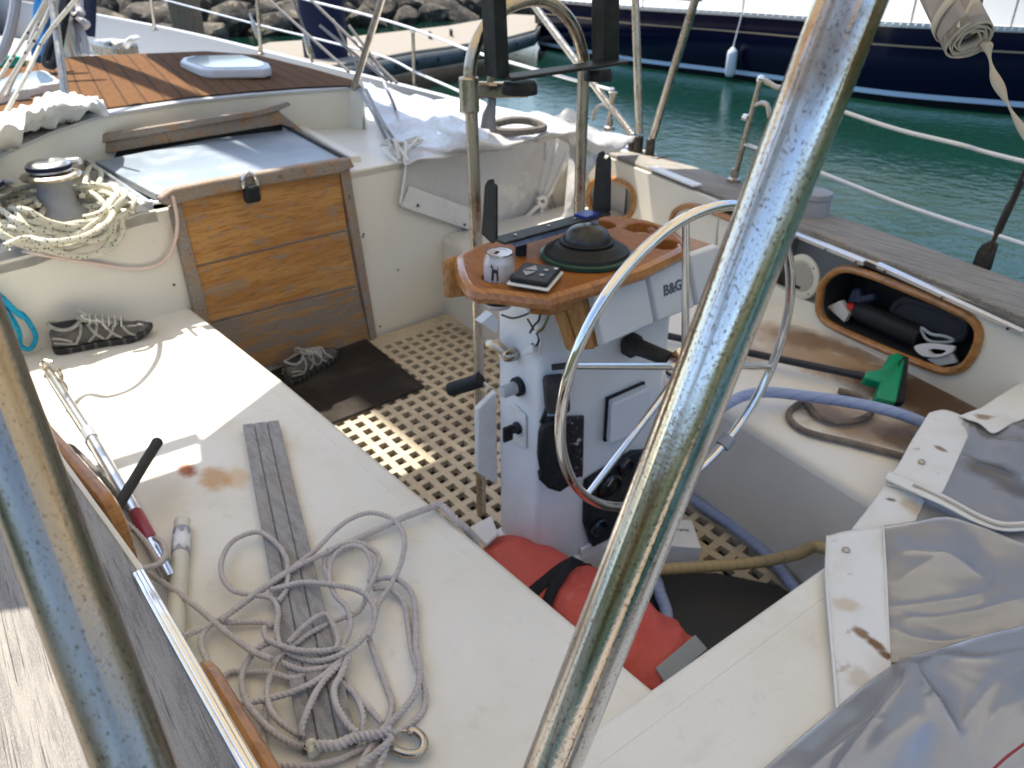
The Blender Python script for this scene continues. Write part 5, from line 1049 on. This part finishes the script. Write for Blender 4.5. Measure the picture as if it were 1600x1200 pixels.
# lower clear pane and its white hem with snap
sheet('clear_pane', [[(1378,822,.478),(1430,815,.495),(1480,808,.51),(1540,825,.515),(1620,855,.51),(1720,870,.50)], [(1384,880,.476),(1430,870,.49),(1490,862,.505),(1550,880,.50),(1620,905,.505),(1720,930,.50)], [(1386,950,.47),(1430,945,.48),(1490,935,.49),(1550,940,.495),(1620,950,.505),(1720,970,.50)], [(1382,1040,.465),(1430,1030,.47),(1490,1010,.475),(1550,1000,.48),(1620,990,.49),(1720,1000,.49)]], M['vinyl'], 18, 18, amp=.0035, creases=[([(1385,932),(1450,934),(1520,930),(1545,910),(1552,885)], .012, .008), ([(1410,948),(1470,956),(1530,950),(1610,932)], .010, .006), ([(1400,905),(1440,880),(1500,862)], .008, .02), ([(1390,960),(1460,990),(1600,975)], .008, .012), ([(1400,850),(1470,868),(1540,900)], .010, .012)])
hm = sheet('white_hem', [[(1292,838,.470),(1320,830,.474),(1352,826,.478),(1382,822,.480)], [(1290,900,.468),(1322,895,.474),(1355,892,.476),(1385,890,.478)], [(1296,975,.466),(1326,972,.470),(1358,968,.472),(1388,964,.474)], [(1302,1040,.464),(1332,1036,.468),(1362,1032,.470),(1390,1028,.470)], [(1308,1112,.462),(1336,1096,.464),(1364,1078,.466),(1392,1062,.466)]], M['canvas'], amp=.003, th=.0035)
mb = MB(); mb.tube(spline([Z(x, y, z) for x, y, z in ((1380,823,.482),(1384,890,.480),(1387,965,.476),(1390,1028,.472),(1391,1060,.468))], 8), .0022, 6); obj('piping', mb, M['canvas'], hm)
mb = MB(); mb.tube(spline([Z(x, y, z) for x, y, z in ((1293,838,.472),(1291,900,.470),(1297,975,.468),(1303,1040,.466),(1309,1110,.464))], 8), .003, 6); obj('piping', mb, M['canvas'], hm)
for x, y, z in ((1322,860,.476), (1440,722,.489)):
    mb = MB(); mb.lathe([(.0085,-.003), (.0085,.003), (.006,.0055), (.0055,.004), (.003,.004)], Z(x, y, z), (0,0,1), 18); obj('snap', mb, M['steel_dull'], hm)
# nearest fold, lying over everything
sheet('clear_pane', [[(1400,1035,.475),(1425,1024,.50),(1470,1010,.515),(1540,992,.52),(1640,968,.52),(1760,950,.50)], [(1345,1075,.47),(1390,1080,.51),(1440,1075,.535),(1520,1050,.53),(1640,1030,.53),(1760,1020,.50)], [(1275,1130,.465),(1340,1140,.50),(1410,1140,.545),(1500,1120,.53),(1640,1100,.545),(1760,1100,.51)], [(1220,1180,.46),(1280,1200,.49),(1370,1220,.52),(1480,1210,.515),(1640,1200,.55),(1760,1200,.52)], [(1120,1260,.455),(1200,1290,.47),(1330,1310,.49),(1480,1310,.50),(1640,1310,.52),(1760,1310,.50)]], M['vinyl_near'], 20, 20, amp=.0045, fr=8, creases=[([(1420,1028),(1412,1060),(1385,1105),(1330,1175),(1290,1230)], .022, .009), ([(1424,1028),(1430,1075),(1455,1130),(1480,1175)], .018, .010), ([(1440,1110),(1480,1160),(1478,1215)], .018, .010), ([(1380,1140),(1330,1150),(1250,1210)], .012, .012), ([(1610,1040),(1545,1090),(1500,1150),(1490,1200)], .014, .012), ([(1600,1110),(1540,1150),(1500,1215)], .012, .010), ([(1610,1060),(1560,1110),(1545,1150)], .010, .008), ([(1450,1035),(1520,1050),(1600,1035)], .012, .02)])
mb = MB(); mb.tube(spline([Z(1545,1210,.56), Z(1570,1185,.56), Z(1610,1155,.56)], 5), .002, 6); obj('red_thread', mb, M['maroon'], ev)

# rolled curtain tied under the canopy edge
rc = thing('rolled_curtain', D(1480,10,.92), 'rolled clear vinyl curtain with beige binding hanging at top right', 'rolled curtain')
e0 = D(1516,62,.90); e1 = run(e0, D(1420,-130,1.0), zb); dr = (e1-e0).normalized(); u_ = dr.orthogonal().normalized(); w_ = dr.cross(u_); rows = []
for t_ in [i/10 for i in range(11)]:
    rr = []
    for k in range(121):
        a = k/24*2*math.pi*1.0; rr_ = .0115 + .0032*k/24 + .0012*math.sin(k*.9)
        rr.append(e0 + (e1-e0)*t_ + (u_*math.cos(a) + w_*math.sin(a))*rr_)
    rows.append(rr)
mb = MB(); mb.grid(rows); obj('vinyl_roll', mb, M['rollvinyl'], rc, solid=.0009, smooth=80)
mb = MB(); mb.grid([[p + dr*.0 - dr*.002 for p in rows[0]], [p + dr*.012 for p in rows[0]]]); obj('binding', mb, M['khaki'], rc, solid=.0018, smooth=80)
mb = MB(); c = e0 + dr*.045; ring = [c + (u_*math.cos(a) + w_*math.sin(a))*.0305 + dr*.012*math.sin(a) for a in [2*math.pi*k/28 for k in range(28)]]
mb.grid([[p - dr*.006 for p in ring + ring[:1]], [p + dr*.006 for p in ring + ring[:1]]]); obj('tie_band', mb, M['khaki'], rc, solid=.0015)
mb = MB(); a = D(1500,45,.885); mb.bar(a, D(1545,-40,.90), .010, .0015, up=CF); obj('tie_strap', mb, M['khaki'], rc)
mb = MB(); tp_ = spline([D(1541,64,.90), D(1544,78,.90), D(1552,110,.90), D(1566,145,.90), D(1585,180,.90), D(1612,222,.90)], 6)
wd = [.0045,.003,.006,.008,.0085,.010]
mb.grid([[p + CR*(.0045 + .003*math.sin(i*.5)), p - CR*(.0045 + .003*math.sin(i*.5))] for i, p in enumerate(tp_)]); obj('hanging_tape', mb, M['khaki'], rc, solid=.0012)

# milky plastic sheet over the forward starboard corner
ps = thing('plastic_sheet', (3.4,-2.4,.8), 'crumpled milky plastic sheet draped over the starboard side deck', 'plastic sheet')
def psheet(name, ctrl, amp, fr=6, mat='plastic_sheet'):
    g_ = surf(ctrl, 8, 8)
    for r in g_:
        for i, p in enumerate(r): r[i] = p + V((0, 0, amp*(mnoise.noise(p*fr) + .6*mnoise.noise(p*fr*2.7))))
    mb = MB(); mb.grid(g_); return obj(name, mb, M[mat], ps, solid=.001, smooth=80)
psheet('sheet_top', [[Z(x, y, z) for x, y, z in r] for r in ([(566,128,.97),(640,146,.95),(715,168,.92),(795,172,.93),(875,182,.91),(992,216,.80)], [(580,165,.90),(655,185,.87),(715,200,.92),(800,200,.90),(880,196,.90),(985,226,.80)], [(600,205,.835),(670,228,.84),(752,232,.86),(828,218,.88),(890,214,.87),(970,234,.79)], [(632,252,.81),(705,243,.815),(775,231,.82),(850,218,.825),(895,226,.82),(945,240,.78)])], .028)
psheet('sheet_front', [[B(x, y, o) for x, y, o in r] for r in ([(638,250,.03),(705,242,.035),(775,230,.03),(850,217,.035)], [(634,275,.03),(705,275,.03),(780,270,.035),(855,265,.03)], [(630,300,.03),(700,310,.03),(780,318,.03),(862,300,.03)], [(625,322,.025),(690,338,.025),(770,360,.025),(870,330,.02)])], .004)
mb = MB(); q = [B(639,290,.04), B(740,327,.04), B(742,362,.036), B(626,322,.036)]; mb.prism(q, V((-.004,0,0))); obj('sheet_hem', mb, M['canvas'], ps)
for x, y in ((653,321), (726,351)):
    mb = MB(); mb.lathe([(.008,0), (.006,.004)], B(x, y, .043), (-1,-.13,0), 10); obj('grommet', mb, M['dark_steel'], ps)
# the gathered corner tied with a knot
ax = spline([B(886,188,.02), B(878,225,.05), B(866,265,.06), B(852,302,.05), B(846,318,.05), B(850,335,.06), B(856,352,.06)], 5); rws = []
for i, p in enumerate(ax):
    t_ = i/(len(ax)-1); w = .075*(1-t_/.62) + .016 if t_ < .62 else .016 + .10*(t_-.62)
    rws.append([p + V((.02*math.cos(a)*w/.05, 0, 0)) + V((0, math.cos(a)*w*(1+.28*math.sin(4*a+.5)), math.sin(a)*w*.55*(1+.28*math.sin(5*a)))) for a in [2*math.pi*k/28 for k in range(29)]])
mb = MB(); mb.grid(rws); obj('gathered_corner', mb, M['plastic_sheet'], ps, smooth=80)
for pts in ([(846,318),(836,326),(826,336),(820,344)], [(846,318),(846,330),(842,345),(838,356)], [(840,312),(848,308),(853,316),(846,322),(840,314)]):
    mb = MB(); mb.tube(spline([B(x, y, .07) for x, y in pts], 5), .011, 8); obj('tie_end', mb, M['cloth'], ps)
g_ = surf([[Z(x, y, z) for x, y, z in r] for r in ([(885,185,.90),(920,200,.86),(955,212,.83),(985,218,.79)], [(888,240,.72),(910,245,.72),(930,245,.74),(945,240,.77)], [(884,300,.55),(892,300,.56),(900,300,.57),(908,295,.58)], [(880,345,.42),(886,345,.42),(892,345,.42),(900,345,.42)])], 6, 6)
mb = MB(); mb.grid(g_); obj('sheet_fall', mb, M['plastic_sheet'], ps, solid=.001, smooth=80)
mb = MB(); hp_ = spline([Z(770,196,.93), Z(800,188,.95), Z(830,190,.94), Z(850,200,.92), Z(815,206,.91), Z(780,205,.91)], 5, closed=True); mb.tube(hp_, .018, 8, closed=True)
lone('dark_cushion', mb, M['rope_dark'], 'dark coiled line showing through the gap in the plastic sheet', 'rope', base=tuple(Z(810,195,.93)))
# straps from the roof corner down to the bulkhead
for a, b, c_ in (((562,140),(590,190),(606,222)), ((572,140),(600,195),(622,226)), ((600,130),(614,160),(622,182))):
    mb = MB(); mb.tube(spline([Z(*a, 1.0), Z(*b, .93), Z(*c_, .83)], 5), .009, 8); yp('dodger_strap', mb, M['grey_pl'])
mb = MB()
for i in range(9):
    r_ = random.Random(i); p = Z(622,226,.83); mb.tube(spline([p, p + V((r_.uniform(-.12,.02), r_.uniform(-.1,.1), r_.uniform(.0,.06))), Z(632 + r_.uniform(-12,8), 252 + r_.uniform(-12,4), .80)], 4), .007, 6)
mb.tube(spline([Z(632,246,.81), B(634,262,.05), B(630,290,.05), B(625,318,.045)], 4), .006, 6)
lone('frayed_lashing', mb, M['cloth'], 'frayed white lashing tied where the plastic sheet meets the side deck', 'rope', base=tuple(Z(625,240,.8)))
# cloth heaped on the roof's port corner
g_ = surf([[Z(x, y, z) for x, y, z in r] for r in ([(-40,205,1.03),(10,185,1.03),(50,160,1.04),(85,146,1.06),(130,150,1.06),(156,152,1.04)], [(-40,215,1.08),(15,196,1.10),(60,174,1.12),(92,158,1.12),(130,160,1.10),(163,162,1.05)], [(-40,235,1.06),(20,212,1.07),(65,190,1.06),(95,176,1.06),(135,176,1.05),(170,172,1.02)], [(-40,245,1.015),(20,222,1.015),(70,200,1.015),(100,188,1.015),(140,180,1.015),(172,176,1.015)])], 8, 8)
for r in g_:
    for i, p in enumerate(r): r[i] = p + V((.02*mnoise.noise(p*9 + V((9,0,0))), .02*mnoise.noise(p*9 + V((0,9,0))), .045*mnoise.noise(p*11) + .02*mnoise.noise(p*23)))
mb = MB(); mb.grid(g_); lone('white_cloth', mb, M['cloth'], 'crumpled white cloth lying on the port edge of the coachroof', 'cloth', base=tuple(Z(100,165,1.0)), solid=.003, smooth=80)

# running rigging at the mast, top left
def line(name, pts, r, mat, label, cat='rope', **k):
    mb = MB()
    for p in pts: mb.tube(spline(p, 6), r, 8)
    return lone(name, mb, M[mat], label, cat, base=tuple(pts[0][0]), **k)
line('mainsheet', [[Z(-12,140,1.1), D(60,22,3.4), D(74,-5,3.3)], [Z(-8,163,1.05), D(55,60,3.2), D(80,10,3.2), D(90,-20,3.1)], [Z(2,188,1.03), D(40,120,3.1), D(70,60,3.2), D(122,-5,3.0)], [Z(10,150,1.05), D(62,30,3.5), D(82,-10,3.4)]], .0085, 'rope_line', 'flecked white sheets running diagonally past the port deck hatch')
line('blue_line', [[D(86,-20,4.2), D(72,30,4.2), D(64,70,4.25), D(59,92,4.3)], [D(78,-20,4.2), D(60,40,4.2), D(56,85,4.25), D(62,92,4.3)], [D(56,-20,4.2), D(66,30,4.2), D(70,70,4.2), D(66,88,4.2)], [D(64,-20,4.25), D(58,30,4.25), D(63,60,4.2), D(68,84,4.2)]], .024, 'bluerope', 'bright blue halyard bunched and hanging by the mast')
line('black_strap', [[D(104,-20,4), D(92,40,4), D(76,80,4), D(72,98,4), D(80,102,4), D(88,90,4), D(96,50,4), D(110,-20,4)]], .022, 'black', 'black strap loop hanging beside the steel dodger tube', 'strap')
line('grey_hose', [[D(27,-20,3.5), D(22,20,3.5), D(14,55,3.5), D(0,88,3.5), D(-20,110,3.5)]], .022, 'grey_pl', 'grey hose curving down at the top left corner', 'hose')
line('white_halyard', [[D(124,-20,5), D(124,15,5), D(127,20,4.95), D(118,30,5), D(128,38,5), D(120,46,5), D(126,52,5)], [D(126,48,5), D(120,65,5), D(121,86,5)], [D(126,48,5), D(133,66,5), D(134,86,5)], [D(118,24,5), D(130,34,4.95), D(135,38,5), D(124,44,5)]], .024, 'knot', 'knotted off-white halyard hanging in front of the navy cover')
mb = MB(); g_ = surf([[D(118,-40,5.6), D(128,-40,5.45), D(142,-40,5.55), D(152,-40,5.6)], [D(112,10,5.6), D(126,10,5.4), D(142,10,5.55), D(151,12,5.6)], [D(102,46,5.6), D(120,52,5.45), D(135,56,5.5), D(149,58,5.6)]], 6, 6); mb.grid(g_); lone('sail_cover', mb, M['navycloth'], 'navy blue sail cover hanging at the mast', 'sail cover', base=tuple(D(130,20,5.6)), solid=.01, smooth=80)
# foredeck bits
mb = MB(); mb.tube(spline([Z(196,76,1.0), Z(200,66,1.08), Z(206,62,1.1), Z(214,60,1.1)], 5), .022, 8); lone('mooring_line', mb, M['cloth'], 'short white mooring line standing off the foredeck cleat', 'rope', base=tuple(Z(200,70,1.0)))
mb = MB(); p = Z(180,78,1.0); mb.box(p, (.35,.2,.14), Matrix.Rotation(.3, 3, 'Z')); yp('windlass', mb, M['steel_dull'], bevel=.04)
mb = MB(); mb.tube(spline([Z(-10,96,1.06), Z(15,92,1.08), Z(35,95,1.06), Z(25,100,1.05), Z(0,100,1.05)], 5), .022, 8); lone('green_line', mb, mk('green_rope', (.03,.42,.28), .8), 'sea-green rope lying along the port roof edge', 'rope', base=tuple(Z(10,97,1.05)))
# ================================================================== harbour
WZ = -.6
mb = MB(); mb.add([(-60,-80,WZ), (90,-80,WZ), (90,60,WZ), (-60,60,WZ)], [(0,1,2,3)]); tag(obj('water', mb, M['water'], smooth=0), kind='structure')
mb = MB(); mb.box((3,2.3,-.22), (26,2.6,.24)); tag(obj('added_pontoon', mb, M['concrete'], bevel=.02), kind='structure')   # added unseen to port as a pale surface for the poles to reflect
# navy yacht across the fairway
nb = thing('navy_yacht', (9,-14.2,WZ), 'navy blue sailing yacht with white deck and pale boot stripe moored across the fairway', 'sailboat')
sx = [(840,66), (920,80), (1000,94), (1100,106), (1200,119), (1300,134), (1400,147), (1500,156), (1600,164), (1750,178), (1950,195)]
bs = [Z(x, y+2, -.48) for x, y in sx]
fit = lambda t: spline(bs, 2)
L_ = fit(0); nrm_ = V((L_[-1].y - L_[0].y, -(L_[-1].x - L_[0].x), 0)).normalized()
if nrm_.y < 0: nrm_ = -nrm_
def hull_rows(zs): return [[V((p.x, p.y, z)) + nrm_*o for p in L_] for z, o in zs]
mb = MB(); mb.grid(hull_rows([(.60,.10), (.2,.12), (-.15,.08), (-.42,.0), (-.44,-.005)])); obj('hull', mb, M['navy'], nb, smooth=80)
mb = MB(); mb.grid(hull_rows([(-.415,.012), (-.50,.004)])); obj('boot_stripe', mb, M['stripe'], nb)
mb = MB(); mb.grid(hull_rows([(-.50,-.01), (-.9,-.25)])); obj('antifouling', mb, M['black'], nb)
mb = MB(); mb.grid(hull_rows([(.33,.125), (.305,.125)])); obj('cove_stripe', mb, M['gold'], nb)
mb = MB(); mb.grid(hull_rows([(.60,.12), (.68,.12), (.68,.07), (.60,.05)])); tr_ = obj('toe_rail', mb, M['alu'], nb, smooth=20)
mb = MB()
for i in range(0, 90):
    t = i/90*(len(L_)-1); j = int(t); p = L_[j].lerp(L_[j+1], t-j); c = V((p.x, p.y, .64)) + nrm_*.122; mb.lathe([(.028,0), (.02,.006)], c, nrm_, 8)
o = obj('rail_scuppers', mb, M['white_pl'], tr_); o['kind'] = 'stuff'
back = -nrm_
mb = MB(); mb.grid([[V((p.x, p.y, .62)) + back*(-.06) for p in L_], [V((p.x, p.y, .66)) + back*1.2 for p in L_], [V((p.x, p.y, .62)) + back*3.6 for p in L_]]); obj('deck', mb, M['white_boat'], nb)
mb = MB(); mb.grid([[V((p.x, p.y, .60)) + back*3.6 for p in L_], [V((p.x, p.y, -.9)) + back*3.2 for p in L_]]); obj('hull', mb, M['navy'], nb)
cab = [p for p in L_ if 3.0 < p.x < 12.8]
mb = MB(); mb.grid([[V((p.x, p.y, .64)) + back*.75 for p in cab], [V((p.x, p.y, 1.05)) + back*.95 for p in cab], [V((p.x, p.y, 1.12)) + back*1.5 for p in cab], [V((p.x, p.y, .64)) + back*2.9 for p in cab]]); cb2 = obj('cabin', mb, M['white_boat'], nb, smooth=30)
for t0, t1 in ((.10,.2), (.30,.37), (.47,.52), (.66,.74), (.84,.9)):
    a = cab[0].lerp(cab[-1], t0) + back*.865 + V((0,0,.88)); b = cab[0].lerp(cab[-1], t1) + back*.865 + V((0,0,.88)); a.z = b.z = .86
    mb = MB(); mb.prism([a, b, b + V((0,0,.1)) + back*.05, a + V((0,0,.1)) + back*.05], nrm_*.02); obj('cabin_window', mb, M['blackgloss'], cb2)
for x, y in ((1545,8), (1420,10)):
    p = Z(x, y+10, .72); mb = MB(); mb.tube(spline([p, p + V((-.2,.05,.05)), p + V((-.5,.0,.02)), p + V((-.8,.08,.0))], 4), .035, 8); obj('deck_line', mb, M['bottle_red'] if x == 1545 else M['cloth'], nb)
p = Z(1570,22,.75); mb = MB(); mb.tube([p, p + V((-.25,.1,.25))], .09, 14); obj('deck_winch', mb, M['white_pl'], nb)
mb = MB(); mb.tube([V((p_.x, p_.y, 1.25)) + nrm_*.05 for p_ in L_], .012, 6); obj('lifeline', mb, M['steel_dull'], nb)
for k in range(7):
    t = (k+.5)/7*(len(L_)-1); j = int(t); q = L_[j]; mb = MB(); mb.tube([V((q.x, q.y, .66)) + nrm_*.05, V((q.x, q.y, 1.27)) + nrm_*.05], .016, 8); obj('stanchion', mb, M['steel_dull'], nb)
def fender(px, top, bot, r, mat, label):
    Lp = min(L_, key=lambda q: abs((q - Z(px[0], px[1], -.2)).length)); c = Y(px[0], px[1], Lp.y + .28); 
    t = thing('fender', c, label, 'fender'); h = .62
    zt_ = Y(px[0], top, c.y).z; zb_ = Y(px[0], bot, c.y).z; h = zt_ - zb_; o = V((c.x, c.y, zb_))
    mb = MB(); mb.lathe([(r*.3,0), (r*.8,.03*h), (r,.13*h), (r,.78*h), (r*.85,.88*h), (r*.4,.96*h), (r*.28,h)], o, (0,0,1), 20); obj('fender_body', mb, M[mat], t, smooth=60)
    mb = MB(); mb.tube([o + V((0,0,h)), V((c.x, c.y - .14, .64))], .012, 6); obj('lanyard', mb, M['cloth'], t); return t
fender((1143,95), 73, 121, .105, 'fender_w', 'white fender hanging on its lanyard against the navy hull')
fender((935,55), 28, 79, .10, 'fender_b', 'bright blue fender hanging against the navy hull near its end')

# concrete floating dock, fascia and cleats
dk = thing('concrete_dock', Z(640,60,.05), 'pale concrete floating dock with a dark timber fascia beyond the starboard rail', 'dock')
dp = [(838,24), (842,34), (836,46), (790,58), (700,72), (640,80), (575,92), (480,108), (400,122), (330,130), (250,112), (330,96), (420,66), (540,58), (700,40), (800,22)]
dz_ = .05; poly = [Z(x, y, dz_) for x, y in dp]
mb = MB(); mb.prism([p - V((0,0,.12)) for p in poly], (0,0,.12)); obj('dock_slab', mb, M['concrete'], dk, bevel=.02)
mb = MB(); fe = [Z(x, y, dz_) for x, y in ((846,36),(836,48),(790,60),(700,74),(640,82),(575,94),(480,110),(400,124))]
mb.grid([[p - V((0,0,.06)) for p in fe], [p - V((0,0,.34)) for p in fe]]); fs_ = obj('fascia', mb, M['fascia'], dk, solid=.06)
for i in range(12):
    t = i/11*(len(fe)-2); j = int(t); p = fe[j].lerp(fe[j+1], t-j) - V((0,0,.2)); mb = MB(); mb.lathe([(.03,-.04), (.03,.05)], p, CF*-1, 8); obj('fascia_bolt', mb, M['rubber'], fs_)
for x, y in ((705,56), (672,60)):
    p = Z(x, y, .06); mb = MB(); mb.tube(spline([p + V((-.18,.1,.1)), p + V((-.08,.04,.12)), p + V((.08,-.04,.12)), p + V((.18,-.1,.1))], 4), .03, 8); mb.tube([p, p + V((0,0,.12))], .04, 8); obj('dock_cleat', mb, M['rubber'], dk)
# piles
def pile(px, dep, r, mat, label, h=3.0):
    c = D(px[0], px[1], dep); mb = MB(); mb.lathe([(r,-.2), (r,.5), (r*1.01,1.5), (r*.98,h), (r*.8,h+.02)], V((c.x, c.y, WZ)), (0,0,1), 22)
    return lone('mooring_pile', mb, M[mat], label, 'pile', base=(c.x, c.y, WZ))
pile((297,60), 15.5, .30, 'pile', 'weathered round timber pile standing before the boulders')
pile((508,70), 14.0, .40, 'navycloth', 'mooring pile sleeved in navy blue beside the shrouds', 2.3)
# breakwater of boulders
mb = MB(); bA, bB = V((32, 6, WZ)), V((34,-24, WZ)); 
mb.add([(19,14,WZ-.4), (33.5,-28,WZ-.4), (46,-29,5.0), (36,16,5.0)], [(0,1,2,3)]); tag(obj('bank', mb, M['bank'], smooth=0), kind='structure')
mb = MB(); mb.add([(36,16,5.0), (44,-20,5.0), (70,-30,5.5), (60,26,5.5)], [(0,1,2,3)])
r_ = random.Random(11); protos = []
for k in range(7):
    bm = bmesh.new(); bmesh.ops.create_icosphere(bm, subdivisions=3, radius=1)
    off = V((k*7.3, k*3.1, k*5.7))
    for v in bm.verts:
        n_ = v.co.normalized(); d_ = 1 + .38*mnoise.noise(n_*1.1 + off) + .14*mnoise.noise(n_*2.7 + off)
        q = n_*d_
        for j in range(6):          # broken flat faces
            pn_ = V((math.sin(j*2.4+k), math.cos(j*1.7+k*2), math.sin(j*1.1+k*3))).normalized(); e = q.dot(pn_) - .72
            if e > 0: q -= pn_*e*.85
        v.co = V((q.x*1.15, q.y*.95, q.z*.8))
    me = bpy.data.meshes.new('boulder'); bm.to_mesh(me); bm.free(); me.materials.append(M['rock']); me.shade_smooth(); me.set_sharp_from_angle(angle=rad(28)); protos.append(me)
a0_, a1_ = V((19,14,WZ)), V((33.5,-28,WZ)); upv = (V((36,16,5.0)) - V((19,14,WZ))).normalized()
cnt = 0
for row in range(7):
    for i in range(26):
        t = (i + r_.uniform(-.3,.3) + .5*(row % 2))/26
        p = a0_.lerp(a1_, t) + upv*(row*1.0 + r_.uniform(-.25,.25)) + V((0,0,.1))
        s = r_.uniform(.6,1.2)
        pr_ = V(p) - CC; dd_ = pr_.dot(CF); px_ = CX + FPX*pr_.dot(CR)/dd_; py_ = CY - FPX*pr_.dot(CU)/dd_
        if not (-120 < px_ < 900 and py_ > -150): continue
        o = bpy.data.objects.new('boulder', r_.choice(protos)); COL.objects.link(o); o.location = p; o.scale = (s*r_.uniform(.8,1.2), s, s*r_.uniform(.75,1.1)); o.rotation_euler = (r_.uniform(-.5,.5), r_.uniform(-.5,.5), r_.uniform(0,6.28))
        tag(o, 'rough brown boulder of the breakwater beyond the dock', 'boulder', 'breakwater boulders'); cnt += 1

# wooded hills round the harbour (seen only in reflections)
def ridge(pts, h, depth, name='hills'):
    P = spline(pts, 10); rows = []
    for t, k in ((0,0), (.25,.5), (.6,.85), (1,1)):
        rows.append([p + (p - V((4,-4,p.z))).normalized()*depth*t + V((0,0,h*k*(1 + .3*mnoise.noise(p*.03) + .25*mnoise.noise(p*.13 + V((t*5,0,0)))))) for p in P])
    mb = MB(); mb.grid(rows); tag(obj(name, mb, M['hill'], smooth=80), kind='structure')
M['hill'] = mk('wooded_hill', (.045,.055,.028), .95, layers=[(.35, U, .42, .62, (.018,.025,.012), .8), (.12, U, .5, .65, (.11,.09,.06), .7)])
ridge([(60,-62,WZ), (20,-56,WZ), (-25,-50,WZ), (-55,-30,WZ)], 21, 26)
ridge([(-55,-28,WZ), (-58,5,WZ), (-40,40,WZ), (0,50,WZ), (30,46,WZ)], 14, 26)  # port ridge added out of view to darken reflections in the poles
# ================================================================== light, sky, camera
SUN = V((.46, .03, 1.0)).normalized(); el = math.asin(SUN.z); az = math.atan2(SUN.x, SUN.y)
w = bpy.data.worlds.new('World'); scene.world = w; w.use_nodes = True; nt = w.node_tree
bg = nt.nodes['Background']; sky = nt.nodes.new('ShaderNodeTexSky'); sky.sky_type = 'NISHITA'; sky.sun_disc = False
sky.sun_elevation = el; sky.sun_rotation = az; sky.air_density = 1.0; sky.dust_density = 1.2; sky.ozone_density = 1.0
nt.links.new(sky.outputs[0], bg.inputs[0]); bg.inputs[1].default_value = .125
sl_ = bpy.data.lights.new('Sun', 'SUN'); sl_.energy = 3.6; sl_.angle = rad(.53); sl_.color = (1.0,.94,.83)
so = bpy.data.objects.new('Sun', sl_); COL.objects.link(so); so.location = (4,-1,8); so.rotation_euler = SUN.to_track_quat('Z', 'Y').to_euler()
cam = bpy.data.cameras.new('Camera'); cam.sensor_fit = 'HORIZONTAL'; cam.sensor_width = 36; cam.lens = FPX/1600*36; cam.clip_start = .02; cam.clip_end = 500
cam.dof.use_dof = True; cam.dof.focus_distance = .78; cam.dof.aperture_fstop = 11.0
co = bpy.data.objects.new('Camera', cam); COL.objects.link(co)
mt = Matrix((CR, CU, -CF)).transposed().to_4x4(); mt.translation = CC; co.matrix_world = mt; scene.camera = co
scene.view_settings.view_transform = 'Standard'; scene.view_settings.look = 'None'; scene.view_settings.gamma = 1; scene.view_settings.exposure = 1.34
scene.cycles.max_bounces = 8; scene.cycles.transparent_max_bounces = 12; scene.cycles.use_denoising = True; scene.cycles.caustics_reflective = False
